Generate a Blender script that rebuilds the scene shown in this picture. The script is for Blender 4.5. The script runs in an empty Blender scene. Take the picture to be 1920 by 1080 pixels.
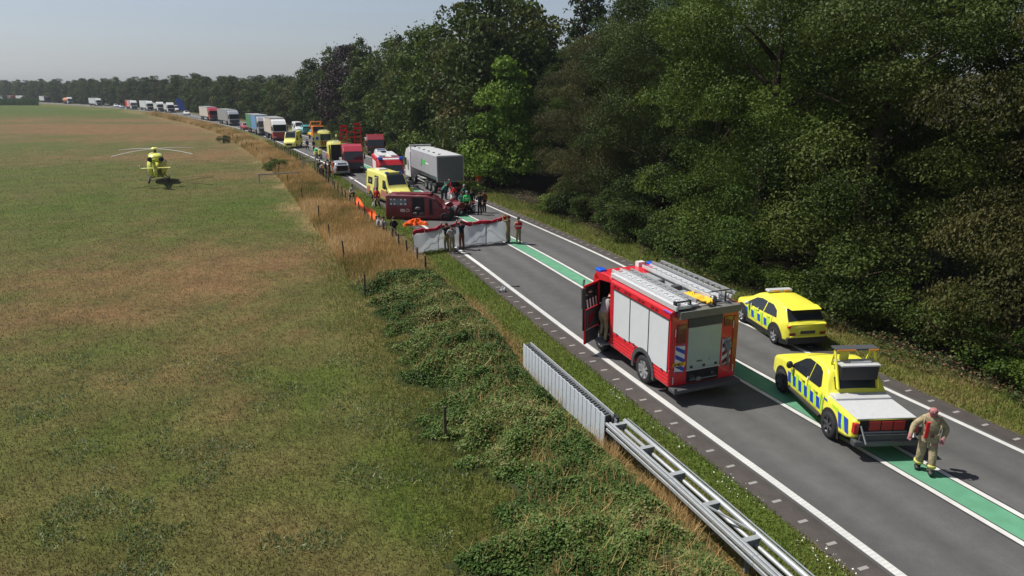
import bpy, bmesh, math, random
import numpy as np
from mathutils import Vector, Matrix
C = bpy.context.scene.collection
scene = bpy.context.scene
rad = math.radians
PI = math.pi
rnd = random.Random(5)

# ------------------------------------------------------------------ camera
cam_d = bpy.data.cameras.new('camera'); cam = bpy.data.objects.new('camera', cam_d); C.objects.link(cam)
cam.location = (0, 0, 9.6); cam.rotation_euler = (rad(90 - 16.29), 0, 0)
cam_d.sensor_width = 36; cam_d.lens = 36 * 1290 / 1920; cam_d.clip_end = 9000; cam_d.clip_start = .2
scene.camera = cam
# ------------------------------------------------------------------ light
SUN_EL = 56; SUN_AZ = -74            # azimuth measured from +Y towards +X
w = bpy.data.worlds.new('World'); scene.world = w; w.use_nodes = True
nt = w.node_tree; bg = nt.nodes['Background']
sky = nt.nodes.new('ShaderNodeTexSky'); sky.sky_type = 'NISHITA'; sky.sun_disc = False
sky.sun_elevation = rad(SUN_EL); sky.sun_rotation = rad(SUN_AZ)
sky.air_density = 1.0; sky.dust_density = 1.2; sky.ozone_density = 1.0; sky.altitude = 0
hsv = nt.nodes.new('ShaderNodeHueSaturation'); hsv.inputs['Saturation'].default_value = .5
nt.links.new(sky.outputs[0], hsv.inputs['Color']); tn_ = nt.nodes.new('ShaderNodeVectorMath'); tn_.operation = 'MULTIPLY'; tn_.inputs[1].default_value = (.94, 1.0, 1.12); nt.links.new(hsv.outputs[0], tn_.inputs[0]); nt.links.new(tn_.outputs[0], bg.inputs[0])
bg.inputs[1].default_value = .067
sl = bpy.data.lights.new('sun', 'SUN'); sl.energy = 4.7; sl.angle = rad(.53); sl.color = (1, .955, .88)
so_ = bpy.data.objects.new('sun', sl); C.objects.link(so_); so_.location = (-60, 20, 80)
sd = Vector((math.sin(rad(SUN_AZ)) * math.cos(rad(SUN_EL)), math.cos(rad(SUN_AZ)) * math.cos(rad(SUN_EL)), math.sin(rad(SUN_EL))))
so_.rotation_euler = sd.to_track_quat('Z', 'Y').to_euler()
scene.view_settings.view_transform = 'Standard'; scene.view_settings.look = 'None'
scene.view_settings.exposure = .36; scene.view_settings.gamma = 1
try:
    scene.cycles.max_bounces = 6; scene.cycles.transparent_max_bounces = 6
    scene.cycles.diffuse_bounces = 3; scene.cycles.glossy_bounces = 3; scene.cycles.transmission_bounces = 3
    scene.cycles.volume_bounces = 0
except Exception: pass

# ------------------------------------------------------------------ helpers
def tag(o, label=None, cat=None, group=None, kind=None):
    if label: o['label'] = label
    if cat: o['category'] = cat
    if group: o['group'] = group
    if kind: o['kind'] = kind
    return o
def empty(name, label, cat, group=None):
    o = bpy.data.objects.new(name, None); o.empty_display_size = .3; C.objects.link(o)
    return tag(o, label, cat, group)
def copy_tree(o, parent=None):
    c = o.copy(); C.objects.link(c)
    if parent is not None: c.parent = parent
    for ch in list(o.children): copy_tree(ch, c)
    return c
def place(o, p, az, z=0, loc=(0, 0)):
    """local +X points to compass angle az; local point loc lands on world point p"""
    a = rad(90 - az); o.rotation_euler[2] = a
    o.location = (p[0] - loc[0] * math.cos(a) + loc[1] * math.sin(a), p[1] - loc[0] * math.sin(a) - loc[1] * math.cos(a), z)
    return o
def raw(name, V, F, mats, parent=None, smooth=False, mi=None):
    me = bpy.data.meshes.new(name); me.from_pydata([tuple(map(float, v)) for v in V], [], F)
    for m in (mats if isinstance(mats, (list, tuple)) else [mats]): me.materials.append(m)
    if mi is not None: me.polygons.foreach_set('material_index', mi)
    if smooth: me.polygons.foreach_set('use_smooth', [True] * len(me.polygons))
    me.update()
    o = bpy.data.objects.new(name, me); C.objects.link(o)
    if parent is not None: o.parent = parent
    return o
def quads_np(name, V, mats, parent=None, col=None):
    """V: (n,4,3) array of quads"""
    n = len(V); me = bpy.data.meshes.new(name)
    me.vertices.add(n * 4); me.loops.add(n * 4); me.polygons.add(n)
    me.vertices.foreach_set('co', V.reshape(-1).astype(np.float32))
    me.loops.foreach_set('vertex_index', np.arange(n * 4, dtype=np.int32))
    me.polygons.foreach_set('loop_start', np.arange(0, n * 4, 4, dtype=np.int32))
    me.polygons.foreach_set('loop_total', np.full(n, 4, np.int32))
    if col is not None:
        a = me.attributes.new('tint', 'FLOAT', 'POINT'); a.data.foreach_set('value', np.repeat(col, 4).astype(np.float32))
    me.materials.append(mats); me.update(calc_edges=True)
    o = bpy.data.objects.new(name, me); C.objects.link(o)
    if parent is not None: o.parent = parent
    return o

class MB:
    def __init__(s): s.V = []; s.F = []; s.S = []
    def add(s, V, F, smooth=False):
        b = len(s.V); s.V += [tuple(v) for v in V]; s.F += [tuple(i + b for i in f) for f in F]; s.S += [smooth] * len(F); return s
    def box(s, x0, x1, y0, y1, z0, z1, M=None):
        V = [Vector((x, y, z)) for x in (x0, x1) for y in (y0, y1) for z in (z0, z1)]
        if M is not None: V = [M @ v for v in V]
        return s.add(V, [(0, 1, 3, 2), (4, 6, 7, 5), (0, 4, 5, 1), (2, 3, 7, 6), (0, 2, 6, 4), (1, 5, 7, 3)])
    def bar(s, a, b, w, h=None, up=(0, 0, 1)):
        a = Vector(a); b = Vector(b); h = h or w; d = (b - a); L = d.length
        if L < 1e-6: return s
        d /= L; up = Vector(up)
        if abs(d.dot(up)) > .98: up = Vector((1, 0, 0))
        r = d.cross(up).normalized(); u = r.cross(d)
        V = [p + r * (i * w / 2) + u * (j * h / 2) for p in (a, b) for i, j in ((-1, -1), (1, -1), (1, 1), (-1, 1))]
        return s.add(V, [(0, 3, 2, 1), (4, 5, 6, 7), (0, 1, 5, 4), (1, 2, 6, 5), (2, 3, 7, 6), (3, 0, 4, 7)])
    def tube(s, pts, r, n=8, smooth=True):
        pts = [Vector(p) for p in pts]; rs = r if isinstance(r, (list, tuple)) else [r] * len(pts); V = []; F = []
        for i, p in enumerate(pts):
            d = (pts[min(i + 1, len(pts) - 1)] - pts[max(i - 1, 0)]).normalized()
            up = Vector((0, 0, 1)) if abs(d.z) < .95 else Vector((1, 0, 0))
            a = d.cross(up).normalized(); b = a.cross(d)
            for k in range(n): V.append(p + (a * math.cos(2 * PI * k / n) + b * math.sin(2 * PI * k / n)) * rs[i])
        for i in range(len(pts) - 1):
            for k in range(n): F.append((i * n + k, i * n + (k + 1) % n, (i + 1) * n + (k + 1) % n, (i + 1) * n + k))
        F.append(tuple(range(n))[::-1]); F.append(tuple((len(pts) - 1) * n + k for k in range(n)))
        return s.add(V, F, smooth)
    def lathe(s, prof, axis='y', c=(0, 0, 0), n=24, smooth=True):
        V = []; F = []; m = len(prof); c = Vector(c)
        for k in range(n):
            a = 2 * PI * k / n
            for (r, h) in prof:
                v = (r * math.cos(a), h, r * math.sin(a)) if axis == 'y' else ((r * math.cos(a), r * math.sin(a), h) if axis == 'z' else (h, r * math.cos(a), r * math.sin(a)))
                V.append(c + Vector(v))
        for k in range(n):
            for i in range(m - 1):
                F.append((k * m + i, k * m + i + 1, ((k + 1) % n) * m + i + 1, ((k + 1) % n) * m + i))
        return s.add(V, F, smooth)
    def poly(s, P):
        return s.add(P, [tuple(range(len(P)))])
    def prism(s, prof, y0, y1, smooth=False):
        """prof: list of (x,z), extruded in y"""
        n = len(prof); V = [(x, y0, z) for x, z in prof] + [(x, y1, z) for x, z in prof]
        F = [tuple(range(n)), tuple(range(2 * n - 1, n - 1, -1))] + [(i, i + n, (i + 1) % n + n, (i + 1) % n) for i in range(n)]
        return s.add(V, F, smooth)
    def sphere(s, c, r, n=12, m=8, sq=(1, 1, 1)):
        V = []; F = []
        for j in range(m + 1):
            t = PI * j / m
            for k in range(n):
                a = 2 * PI * k / n
                V.append((c[0] + r * sq[0] * math.sin(t) * math.cos(a), c[1] + r * sq[1] * math.sin(t) * math.sin(a), c[2] + r * sq[2] * math.cos(t)))
        for j in range(m):
            for k in range(n): F.append((j * n + k, (j + 1) * n + k, (j + 1) * n + (k + 1) % n, j * n + (k + 1) % n))
        return s.add(V, F, True)
    def build(s, name, mat, parent=None, bev=0, seg=2, label=None):
        me = bpy.data.meshes.new(name); me.from_pydata([tuple(v) for v in s.V], [], s.F)
        me.polygons.foreach_set('use_smooth', s.S)
        for m in (mat if isinstance(mat, (list, tuple)) else [mat]): me.materials.append(m)
        bm = bmesh.new(); bm.from_mesh(me); bmesh.ops.recalc_face_normals(bm, faces=bm.faces); bm.to_mesh(me); bm.free()
        o = bpy.data.objects.new(name, me); C.objects.link(o)
        if parent is not None: o.parent = parent
        if bev:
            b = o.modifiers.new('bevel', 'BEVEL'); b.width = bev; b.segments = seg; b.limit_method = 'ANGLE'; b.angle_limit = rad(40); b.harden_normals = False
        if label: o['label'] = label
        return o

# ------------------------------------------------------------------ materials
MATS = {}
def mat(name, col, rough=.6, metal=0, coat=0, spec=.5, noise=0, nscale=8, bump=0, bscale=60, trans=0, emit=None):
    if name in MATS: return MATS[name]
    m = bpy.data.materials.new(name); m.use_nodes = True; t = m.node_tree; b = t.nodes['Principled BSDF']
    b.inputs['Base Color'].default_value = (*col, 1); b.inputs['Roughness'].default_value = rough; b.inputs['Metallic'].default_value = metal
    b.inputs['Coat Weight'].default_value = coat; b.inputs['Specular IOR Level'].default_value = spec
    tc = t.nodes.new('ShaderNodeTexCoord')
    if noise:
        n = t.nodes.new('ShaderNodeTexNoise'); n.inputs['Scale'].default_value = nscale; n.inputs['Detail'].default_value = 6; n.inputs['Roughness'].default_value = .65
        t.links.new(tc.outputs['Object'], n.inputs['Vector'])
        r = t.nodes.new('ShaderNodeMapRange'); r.inputs[1].default_value = .3; r.inputs[2].default_value = .7; r.inputs[3].default_value = 1 - noise; r.inputs[4].default_value = 1 + noise * .6
        t.links.new(n.outputs[0], r.inputs[0])
        v = t.nodes.new('ShaderNodeVectorMath'); v.operation = 'SCALE'; v.inputs[0].default_value = col
        t.links.new(r.outputs[0], v.inputs['Scale']); t.links.new(v.outputs[0], b.inputs['Base Color'])
        rr = t.nodes.new('ShaderNodeMapRange'); rr.inputs[3].default_value = min(1, rough + .12); rr.inputs[4].default_value = max(0, rough - .08)
        t.links.new(n.outputs[0], rr.inputs[0]); t.links.new(rr.outputs[0], b.inputs['Roughness'])
    if bump:
        n2 = t.nodes.new('ShaderNodeTexNoise'); n2.inputs['Scale'].default_value = bscale; n2.inputs['Detail'].default_value = 4
        t.links.new(tc.outputs['Object'], n2.inputs['Vector'])
        bp = t.nodes.new('ShaderNodeBump'); bp.inputs['Strength'].default_value = bump; bp.inputs['Distance'].default_value = .02
        t.links.new(n2.outputs[0], bp.inputs['Height']); t.links.new(bp.outputs[0], b.inputs['Normal'])
    if emit: b.inputs['Emission Color'].default_value = (*emit, 1); b.inputs['Emission Strength'].default_value = 1
    MATS[name] = m; return m
def paint(name, col, rough=.32): return mat(name, col, rough, 0, .35, .5, .10, 2.5)
M = dict(
    red=paint('fire_red', (.60, .018, .028)), dred=paint('dark_red', (.20, .012, .022)), wred=paint('wreck_red', (.13, .005, .012), .5),
    yel=paint('fluo_yellow', (.78, .74, .07)), yel2=paint('ambulance_yellow', (.74, .70, .17)), lime=paint('lime', (.42, .72, .04)),
    blue=paint('stripe_blue', (.01, .06, .42)), white=paint('white_paint', (.66, .66, .66)), wshut=mat('white_shutter', (.58, .60, .61), .45, 0, 0, .4, .05, 3),
    gshut=mat('grey_shutter', (.38, .45, .43), .4, .2, 0, .4, .08, 2), orange=paint('orange_paint', (.75, .22, .02)), silver=mat('silver_paint', (.42, .44, .47), .35, .5, .2),
    alu=mat('aluminium', (.58, .59, .60), .45, .3, 0, .5, .10, 6), alud=mat('worn_aluminium', (.34, .35, .36), .5, .4, 0, .5, .15, 5),
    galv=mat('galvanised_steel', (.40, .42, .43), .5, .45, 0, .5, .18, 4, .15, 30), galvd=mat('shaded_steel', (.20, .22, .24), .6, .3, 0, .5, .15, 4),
    slat=mat('barrier_slat', (.50, .54, .58), .5, .15, 0, .5, .12, 5),
    rub=mat('rubber', (.022, .022, .024), .8, 0, 0, .3, .2, 20), blk=mat('black_plastic', (.02, .02, .022), .6), dgr=mat('dark_grey', (.06, .063, .068), .6, 0, 0, .5, .15, 6),
    mgr=mat('mid_grey', (.20, .21, .21), .6, 0, 0, .5, .15, 6), glass=mat('glass', (.018, .022, .028), .06, 0, 0, .6), pane=mat('lit_window', (.10, .13, .15), .15),
    void=mat('dark_interior', (.010, .010, .011), .9), rim=mat('alloy', (.52, .53, .54), .35, .7), tlr=mat('tail_lamp', (.45, .01, .01), .2, 0, .5), amber=mat('amber_lamp', (.85, .35, .05), .25, 0, .4),
    bluel=mat('blue_lamp', (.015, .10, .60), .25, 0, .5), head=mat('head_lamp', (.6, .62, .64), .15, .2, .5), tan=mat('turnout_beige', (.34, .28, .17), .9, 0, 0, .2, .42, 9, 1.0, 14),  # turnout beige: strong colour noise paints darker folds into the cloth
    khaki=mat('khaki_trousers', (.24, .20, .11), .9, 0, 0, .2, .25, 18), navy=mat('navy_cloth', (.014, .018, .03), .9, 0, 0, .2), blackc=mat('black_cloth', (.012, .012, .014), .9, 0, 0, .2),
    redc=mat('red_cloth', (.55, .02, .03), .85, 0, 0, .2, .15, 12), greenc=mat('green_vest', (.06, .55, .12), .8, 0, 0, .2), teal=mat('scrubs_green', (.03, .13, .11), .9, 0, 0, .2), skin=mat('skin', (.45, .24, .17), .6),
    pink=mat('reddish_scalp', (.36, .15, .15), .6, 0, 0, .3, .12, 30), orc=mat('orange_cloth', (.80, .12, .02), .85, 0, 0, .2, .1, 10), brown=mat('brown_cloth', (.13, .05, .025), .9, 0, 0, .2), greyc=mat('grey_cloth', (.30, .29, .29), .9, 0, 0, .2),
    hair=mat('dark_hair', (.02, .014, .010), .8), screen=mat('screen_fabric', (.78, .79, .80), .75, 0, 0, .2, .06, 2), sred=mat('screen_red', (.42, .012, .035), .6, 0, 0, .3, .1, 4),
    wood=mat('weathered_wood', (.10, .075, .05), .9, 0, 0, .2, .3, 12, .4, 30), woodl=mat('pale_wood', (.42, .40, .36), .85, 0, 0, .2, .2, 8), hose=mat('yellow_hose', (.80, .45, .01), .6),
    cream=paint('cream_tarpaulin', (.58, .52, .46), .5), ctblue=paint('blue_tarpaulin', (.10, .27, .52), .5), ctgreen=paint('green_tarpaulin', (.02, .22, .10), .5), tq=paint('turquoise', (.10, .42, .42)),
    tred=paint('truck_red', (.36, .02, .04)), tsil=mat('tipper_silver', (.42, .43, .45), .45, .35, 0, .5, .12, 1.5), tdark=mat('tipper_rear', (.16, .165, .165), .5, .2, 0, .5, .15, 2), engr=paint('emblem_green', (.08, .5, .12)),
    dirt=mat('rust_orange', (.42, .10, .03), .8, 0, 0, .3, .4, 6), wtext=mat('white_lettering', (.7, .7, .7), .5), btext=mat('dark_lettering', (.05, .06, .07), .5),
)

# ------------------------------------------------------------------ the road line
RP = [(20.2,-22),(14.05,-5),(7.93,11.9),(5.5,18.2),(2.9,24.9),(0.05,32.5),(-2.9,40.3),(-9.3,55.8),(-16.1,72.3),(-23.4,88.8),(-31.6,105.6),(-41.0,124.5),(-52.0,146.0),(-65.5,169.5),(-81.5,195),(-101,224),(-129,264),(-168,313),(-212,362),(-262,411),(-325,468),(-420,548),(-560,660)]
def catmull(P, n=8):
    P = np.array(P, float); P = np.vstack([2 * P[0] - P[1], P, 2 * P[-1] - P[-2]]); o = []
    for i in range(1, len(P) - 2):
        a, b, c, d = P[i - 1:i + 3]
        for k in range(n):
            t = k / n; o.append(.5 * ((2 * b) + (-a + c) * t + (2 * a - 5 * b + 4 * c - d) * t * t + (-a + 3 * b - 3 * c + d) * t ** 3))
    o.append(P[-2]); return np.array(o)
RC = catmull(RP); RS = np.r_[0, np.cumsum(np.linalg.norm(np.diff(RC, axis=0), axis=1))]
RT = np.gradient(RC, axis=0); RT /= np.linalg.norm(RT, axis=1)[:, None]; RN = np.c_[RT[:, 1], -RT[:, 0]]
def rp(s, o):
    """point o metres right of the left edge line, s metres along the road"""
    return np.array([np.interp(s, RS, RC[:, 0]) + np.interp(s, RS, RN[:, 0]) * o, np.interp(s, RS, RC[:, 1]) + np.interp(s, RS, RN[:, 1]) * o])
def raz(s): return math.degrees(math.atan2(np.interp(s, RS, RT[:, 0]), np.interp(s, RS, RT[:, 1])))
def rso(X, Y):
    """vectorised (s, offset) of points"""
    X = np.asarray(X, float).ravel(); Y = np.asarray(Y, float).ravel(); s = np.empty(len(X)); o = np.empty(len(X))
    for a in range(0, len(X), 20000):
        dx = X[a:a + 20000, None] - RC[None, :, 0]; dy = Y[a:a + 20000, None] - RC[None, :, 1]
        i = np.argmin(dx * dx + dy * dy, 1); r = np.arange(len(i))
        s[a:a + 20000] = RS[i] + dx[r, i] * RT[i, 0] + dy[r, i] * RT[i, 1]; o[a:a + 20000] = dx[r, i] * RN[i, 0] + dy[r, i] * RN[i, 1]
    return s, o

_t = M['screen'].node_tree; _b = _t.nodes['Principled BSDF']; _s = _t.nodes.new('ShaderNodeBsdfTranslucent'); _s.inputs['Color'].default_value = (.8, .82, .84, 1); _x = _t.nodes.new('ShaderNodeMixShader'); _x.inputs[0].default_value = .55
_t.links.new(_b.outputs[0], _x.inputs[1]); _t.links.new(_s.outputs[0], _x.inputs[2]); _t.links.new(_x.outputs[0], _t.nodes['Material Output'].inputs['Surface'])

# ------------------------------------------------------------------ ground
rs = np.random.RandomState(11)
def vnoise(x, y, sc, seed):
    """smooth value noise"""
    g = np.random.RandomState(seed).rand(128, 128); x = np.asarray(x) / sc; y = np.asarray(y) / sc
    xi = np.floor(x).astype(int); yi = np.floor(y).astype(int); fx = x - xi; fy = y - yi; fx = fx * fx * (3 - 2 * fx); fy = fy * fy * (3 - 2 * fy)
    a = g[xi % 128, yi % 128]; b = g[(xi + 1) % 128, yi % 128]; c = g[xi % 128, (yi + 1) % 128]; d = g[(xi + 1) % 128, (yi + 1) % 128]
    return (a * (1 - fx) + b * fx) * (1 - fy) + (c * (1 - fx) + d * fx) * fy
def fbm(x, y, sc, seed): return (vnoise(x, y, sc, seed) + .5 * vnoise(x, y, sc / 2.1, seed + 1) + .25 * vnoise(x, y, sc / 4.3, seed + 2)) / 1.75
SPOTS = [  # x, y, rx, ry, dryness change : patches of parched and of lush grass in the meadow
 (*(-14.07, 38.30), 6, 5, .35), (*(-13.60, 31.05), 6, 4, .25), (*(-20.61, 28.67), 5, 2.5, .3), (*(-31.74, 77.68), 7, 5, .45), (*(-10.06, 25.37), 3, 3, .22), (*(-10.92, 20.49), 3, 2.2, .25), (*(-23.98, 39.60), 8, 6, .1),
 (*(-98.80, 161.12), 26, 12, .7), (*(-88.01, 176.42), 26, 12, .75), (*(-78.80, 132.97), 16, 9, .55), (*(-123.31, 181.33), 30, 9, .5), (*(-61.06, 138.69), 16, 12, .5), (*(-51.83, 95.31), 13, 8, .25), (*(-43.31, 103.03), 10, 7, .3), (*(-117.76, 214.00), 60, 12, .5), (*(-72.74, 171.76), 14, 20, .4),
 (*(-204.79, 317.23), 150, 60, -1.3), (*(-53.90, 77.68), 18, 14, -.5), (*(-86.93, 122.82), 22, 14, -.5), (*(-22.58, 59.14), 6, 5, -.4), (*(-37.33, 59.14), 10, 9, -.4), (*(-8.06, 31.05), 3, 6, -.35), (*(-6.33, 22.23), 2.5, 4, -.35), (*(-35.80, 49.50), 12, 9, -.3),
 (*(-7.53, 12.52), 3, 1.4, -.4), (*(-2.11, 14.95), 1.6, 3, -.5), (*(-5.22, 14.72), 3, 1.5, -.2), (*(-10.99, 15.43), 2.5, 2, -.1), (*(-15.64, 22.23), 5, 3, -.15), (*(-14.98, 47.54), 3, 6, -.35), (*(-21.01, 49.50), 5, 6, -.25)]
def dryness(x, y):
    x = np.asarray(x, float); y = np.asarray(y, float)
    d = .52 + .55 * (fbm(x * .8 + y * .25, y, 9, 3) - .5) + .55 * (fbm(x, y, 2.2, 8) - .5) + .45 * (fbm(x, y, .7, 12) - .5)
    for (cx, cy, rx, ry, a) in SPOTS:
        d = d + .8 * a * np.exp(-((x - cx) / rx) ** 2 - ((y - cy) / ry) ** 2)
    d += .10 * np.sin((x * .94 + y * .34) * .9 + 2 * vnoise(x, y, 30, 4)) * np.clip((y - 60) / 60, 0, 1)
    return np.clip(d, 0, 1)
def lerp3(t, A, B): return A[None] * (1 - t[:, None]) + B[None] * t[:, None]
GREEN = np.array((.068, .096, .016)); MID = np.array((.102, .096, .031)); BROWN = np.array((.168, .102, .046)); STRAW = np.array((.235, .165, .075)); EARTH = np.array((.035, .026, .016)); LUSH = np.array((.085, .125, .022))
def ground_col(x, y):
    s, o = rso(x, y); d = dryness(x, y)
    c = np.where(d[:, None] < .5, lerp3(np.clip(d * 2, 0, 1), GREEN, MID), lerp3(np.clip(d * 2 - 1, 0, 1), MID, BROWN))
    n = fbm(x, y, 3.0, 21)
    def mixz(c, m, col): m = np.clip(m, 0, 1)[:, None]; return c * (1 - m) + col * m
    c = mixz(c, np.clip((o + 8.6 + 4 * (n - .5)) / 2.6, 0, 1) * np.clip((s - 50) / 20, .25, 1) * (n + .35), STRAW)
    c = mixz(c, np.clip((o + 3.6) / .5, 0, 1), LUSH * .9)
    c = mixz(c, np.clip((o + 3.6) / .5, 0, 1) * np.clip(-(o + 2.2) / .7 + (n - .45) * 3, 0, 1), BROWN * 1.15)
    c = mixz(c, np.clip((o - 6.5) / .5, 0, 1), (LUSH * .55 + STRAW * .38) * (.8 + .5 * n[:, None]))
    c = mixz(c, np.clip((o - 10.1) / .8, 0, 1), EARTH)
    return c * .82
def axis(segs):
    o = []
    for a, b, st in segs: o += list(np.arange(a, b, st))
    return np.array(o + [segs[-1][1]])
gx = axis([(-4500, -900, 600), (-900, -300, 25), (-300, -80, 6), (-80, -25, 1.6), (-25, 18, .42), (18, 60, 3), (60, 400, 40), (400, 4500, 800)])
gy = axis([(-1500, -60, 240), (-60, 8, 6), (8, 48, .42), (48, 120, 1.3), (120, 300, 4), (300, 900, 20), (900, 6000, 600)])
X, Y = np.meshgrid(gx, gy); nx, ny = len(gx), len(gy); xf, yf = X.ravel(), Y.ravel()
me = bpy.data.meshes.new('ground'); me.vertices.add(nx * ny); me.vertices.foreach_set('co', np.c_[xf, yf, np.zeros(nx * ny)].ravel().astype(np.float32))
ii = (np.arange(ny - 1)[:, None] * nx + np.arange(nx - 1)[None]).ravel(); q = np.c_[ii, ii + 1, ii + nx + 1, ii + nx].astype(np.int32)
me.loops.add(q.size); me.polygons.add(len(q)); me.loops.foreach_set('vertex_index', q.ravel()); me.polygons.foreach_set('loop_start', np.arange(0, q.size, 4, dtype=np.int32)); me.polygons.foreach_set('loop_total', np.full(len(q), 4, np.int32)); me.update(calc_edges=True)
ca = me.attributes.new('soil', 'FLOAT_COLOR', 'POINT'); ca.data.foreach_set('color', np.c_[ground_col(xf, yf), np.ones(nx * ny)].ravel().astype(np.float32))
gm = bpy.data.materials.new('meadow_ground'); gm.use_nodes = True; t = gm.node_tree; b = t.nodes['Principled BSDF']; b.inputs['Roughness'].default_value = .95; b.inputs['Specular IOR Level'].default_value = .1
at = t.nodes.new('ShaderNodeAttribute'); at.attribute_name = 'soil'; geo = t.nodes.new('ShaderNodeNewGeometry')
def gnoise(sc, det, lo, hi, a, bb):
    n = t.nodes.new('ShaderNodeTexNoise'); n.inputs['Scale'].default_value = sc; n.inputs['Detail'].default_value = det; n.inputs['Roughness'].default_value = .7
    t.links.new(geo.outputs['Position'], n.inputs['Vector']); r = t.nodes.new('ShaderNodeMapRange'); r.inputs[1].default_value = lo; r.inputs[2].default_value = hi; r.inputs[3].default_value = a; r.inputs[4].default_value = bb
    t.links.new(n.outputs[0], r.inputs[0]); return n, r
n1, r1 = gnoise(3.2, 8, .3, .7, .62, 1.42); n2, r2 = gnoise(.45, 4, .35, .65, .82, 1.18); n3, r3 = gnoise(14, 5, .35, .68, .55, 1.5)
m1 = t.nodes.new('ShaderNodeMath'); m1.operation = 'MULTIPLY'; t.links.new(r1.outputs[0], m1.inputs[0]); t.links.new(r2.outputs[0], m1.inputs[1])
m2 = t.nodes.new('ShaderNodeMath'); m2.operation = 'MULTIPLY'; t.links.new(m1.outputs[0], m2.inputs[0]); t.links.new(r3.outputs[0], m2.inputs[1])
sc_ = t.nodes.new('ShaderNodeVectorMath'); sc_.operation = 'SCALE'; t.links.new(at.outputs['Color'], sc_.inputs[0]); t.links.new(m2.outputs[0], sc_.inputs['Scale']); t.links.new(sc_.outputs[0], b.inputs['Base Color'])
bp = t.nodes.new('ShaderNodeBump'); bp.inputs['Strength'].default_value = .7; bp.inputs['Distance'].default_value = .06; t.links.new(n1.outputs[0], bp.inputs['Height']); t.links.new(bp.outputs[0], b.inputs['Normal'])
me.materials.append(gm); go = bpy.data.objects.new('ground', me); C.objects.link(go); tag(go, kind='structure')

# ------------------------------------------------------------------ road
def strip(name, o0, o1, z, m, s0=-5, s1=900, parent=None, step=2.0, kind='structure', thick=0):
    ss = np.arange(s0, s1, step); ss = np.r_[ss, s1]; V = []; F = []
    for s in ss:
        a = rp(s, o0); c = rp(s, o1); V += [(a[0], a[1], z), (c[0], c[1], z)]
    for i in range(len(ss) - 1): F.append((2 * i, 2 * i + 1, 2 * i + 3, 2 * i + 2))
    o = raw(name, V, F, m, parent)
    if kind: tag(o, kind=kind)
    return o
def road_mat(name, col, rough, stain, lanes=False):
    m = bpy.data.materials.new(name); m.use_nodes = True; t = m.node_tree; b = t.nodes['Principled BSDF']; b.inputs['Roughness'].default_value = rough; b.inputs['Specular IOR Level'].default_value = .3
    g = t.nodes.new('ShaderNodeNewGeometry'); mp = t.nodes.new('ShaderNodeMapping'); mp.inputs['Rotation'].default_value = (0, 0, rad(-21)); t.links.new(g.outputs['Position'], mp.inputs['Vector'])
    f = []
    for sc, lo, hi, a, c2, st in ((60, .3, .7, .8, 1.22, 1), (2.2, .3, .7, 1 - stain, 1 + stain, 1), (.5, .35, .65, 1 - stain, 1 + stain, .12)):
        mm = t.nodes.new('ShaderNodeMapping'); mm.inputs['Scale'].default_value = (1, st, 1); t.links.new(mp.outputs[0], mm.inputs['Vector'])
        n = t.nodes.new('ShaderNodeTexNoise'); n.inputs['Scale'].default_value = sc; n.inputs['Detail'].default_value = 5; t.links.new(mm.outputs[0], n.inputs['Vector'])
        r = t.nodes.new('ShaderNodeMapRange'); r.inputs[1].default_value = lo; r.inputs[2].default_value = hi; r.inputs[3].default_value = a; r.inputs[4].default_value = c2; t.links.new(n.outputs[0], r.inputs[0]); f.append((n, r))
    x = f[0][1]
    for (_, r) in f[1:]:
        mu = t.nodes.new('ShaderNodeMath'); mu.operation = 'MULTIPLY'; t.links.new(x.outputs[0], mu.inputs[0]); t.links.new(r.outputs[0], mu.inputs[1]); x = mu
    if lanes:
        at = t.nodes.new('ShaderNodeAttribute'); at.attribute_name = 'lat'; cr = t.nodes.new('ShaderNodeValToRGB'); e = cr.color_ramp.elements; e[0].color = (.45,) * 3 + (1,); e[1].color = (.45,) * 3 + (1,)
        for p_, c_ in ((.08, .5), (.15, .59), (.25, .45), (.33, .59), (.42, .48), (.55, .5), (.66, .59), (.75, .45), (.85, .59), (.93, .5)): k = e.new(p_); k.color = (c_,) * 3 + (1,)
        t.links.new(at.outputs['Fac'], cr.inputs[0]); mu = t.nodes.new('ShaderNodeMath'); mu.operation = 'MULTIPLY'; t.links.new(x.outputs[0], mu.inputs[0]); t.links.new(cr.outputs[0], mu.inputs[1]); m2_ = t.nodes.new('ShaderNodeMath'); m2_.operation = 'MULTIPLY'; m2_.inputs[1].default_value = 2; t.links.new(mu.outputs[0], m2_.inputs[0]); x = m2_
    v = t.nodes.new('ShaderNodeVectorMath'); v.operation = 'SCALE'; v.inputs[0].default_value = col; t.links.new(x.outputs[0], v.inputs['Scale']); t.links.new(v.outputs[0], b.inputs['Base Color'])
    bp = t.nodes.new('ShaderNodeBump'); bp.inputs['Strength'].default_value = .35; bp.inputs['Distance'].default_value = .006; t.links.new(f[0][0].outputs[0], bp.inputs['Height']); t.links.new(bp.outputs[0], b.inputs['Normal'])
    return m
asph = road_mat('asphalt', (.080, .079, .078), .85, .09, True); shm = road_mat('shoulder_paving', (.060, .052, .048), .9, .14); mark = road_mat('road_marking_paint', (.52, .52, .50), .7, .10); grm = road_mat('green_surfacing', (.095, .265, .160), .8, .12); seam = road_mat('bitumen_seam', (.022, .022, .024), .7, .1)
ro = strip('road', -.20, 7.60, .012, asph); a_ = ro.data.attributes.new('lat', 'FLOAT', 'POINT'); a_.data.foreach_set('value', [float(i % 2) for i in range(len(ro.data.vertices))])
strip('road_shoulder', -.95, -.20, .008, shm); strip('road_shoulder', 7.60, 8.32, .008, shm)
strip('edge_line', -.11, .11, .018, mark, 0); strip('edge_line', 7.30, 7.48, .018, mark, 0)
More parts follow.
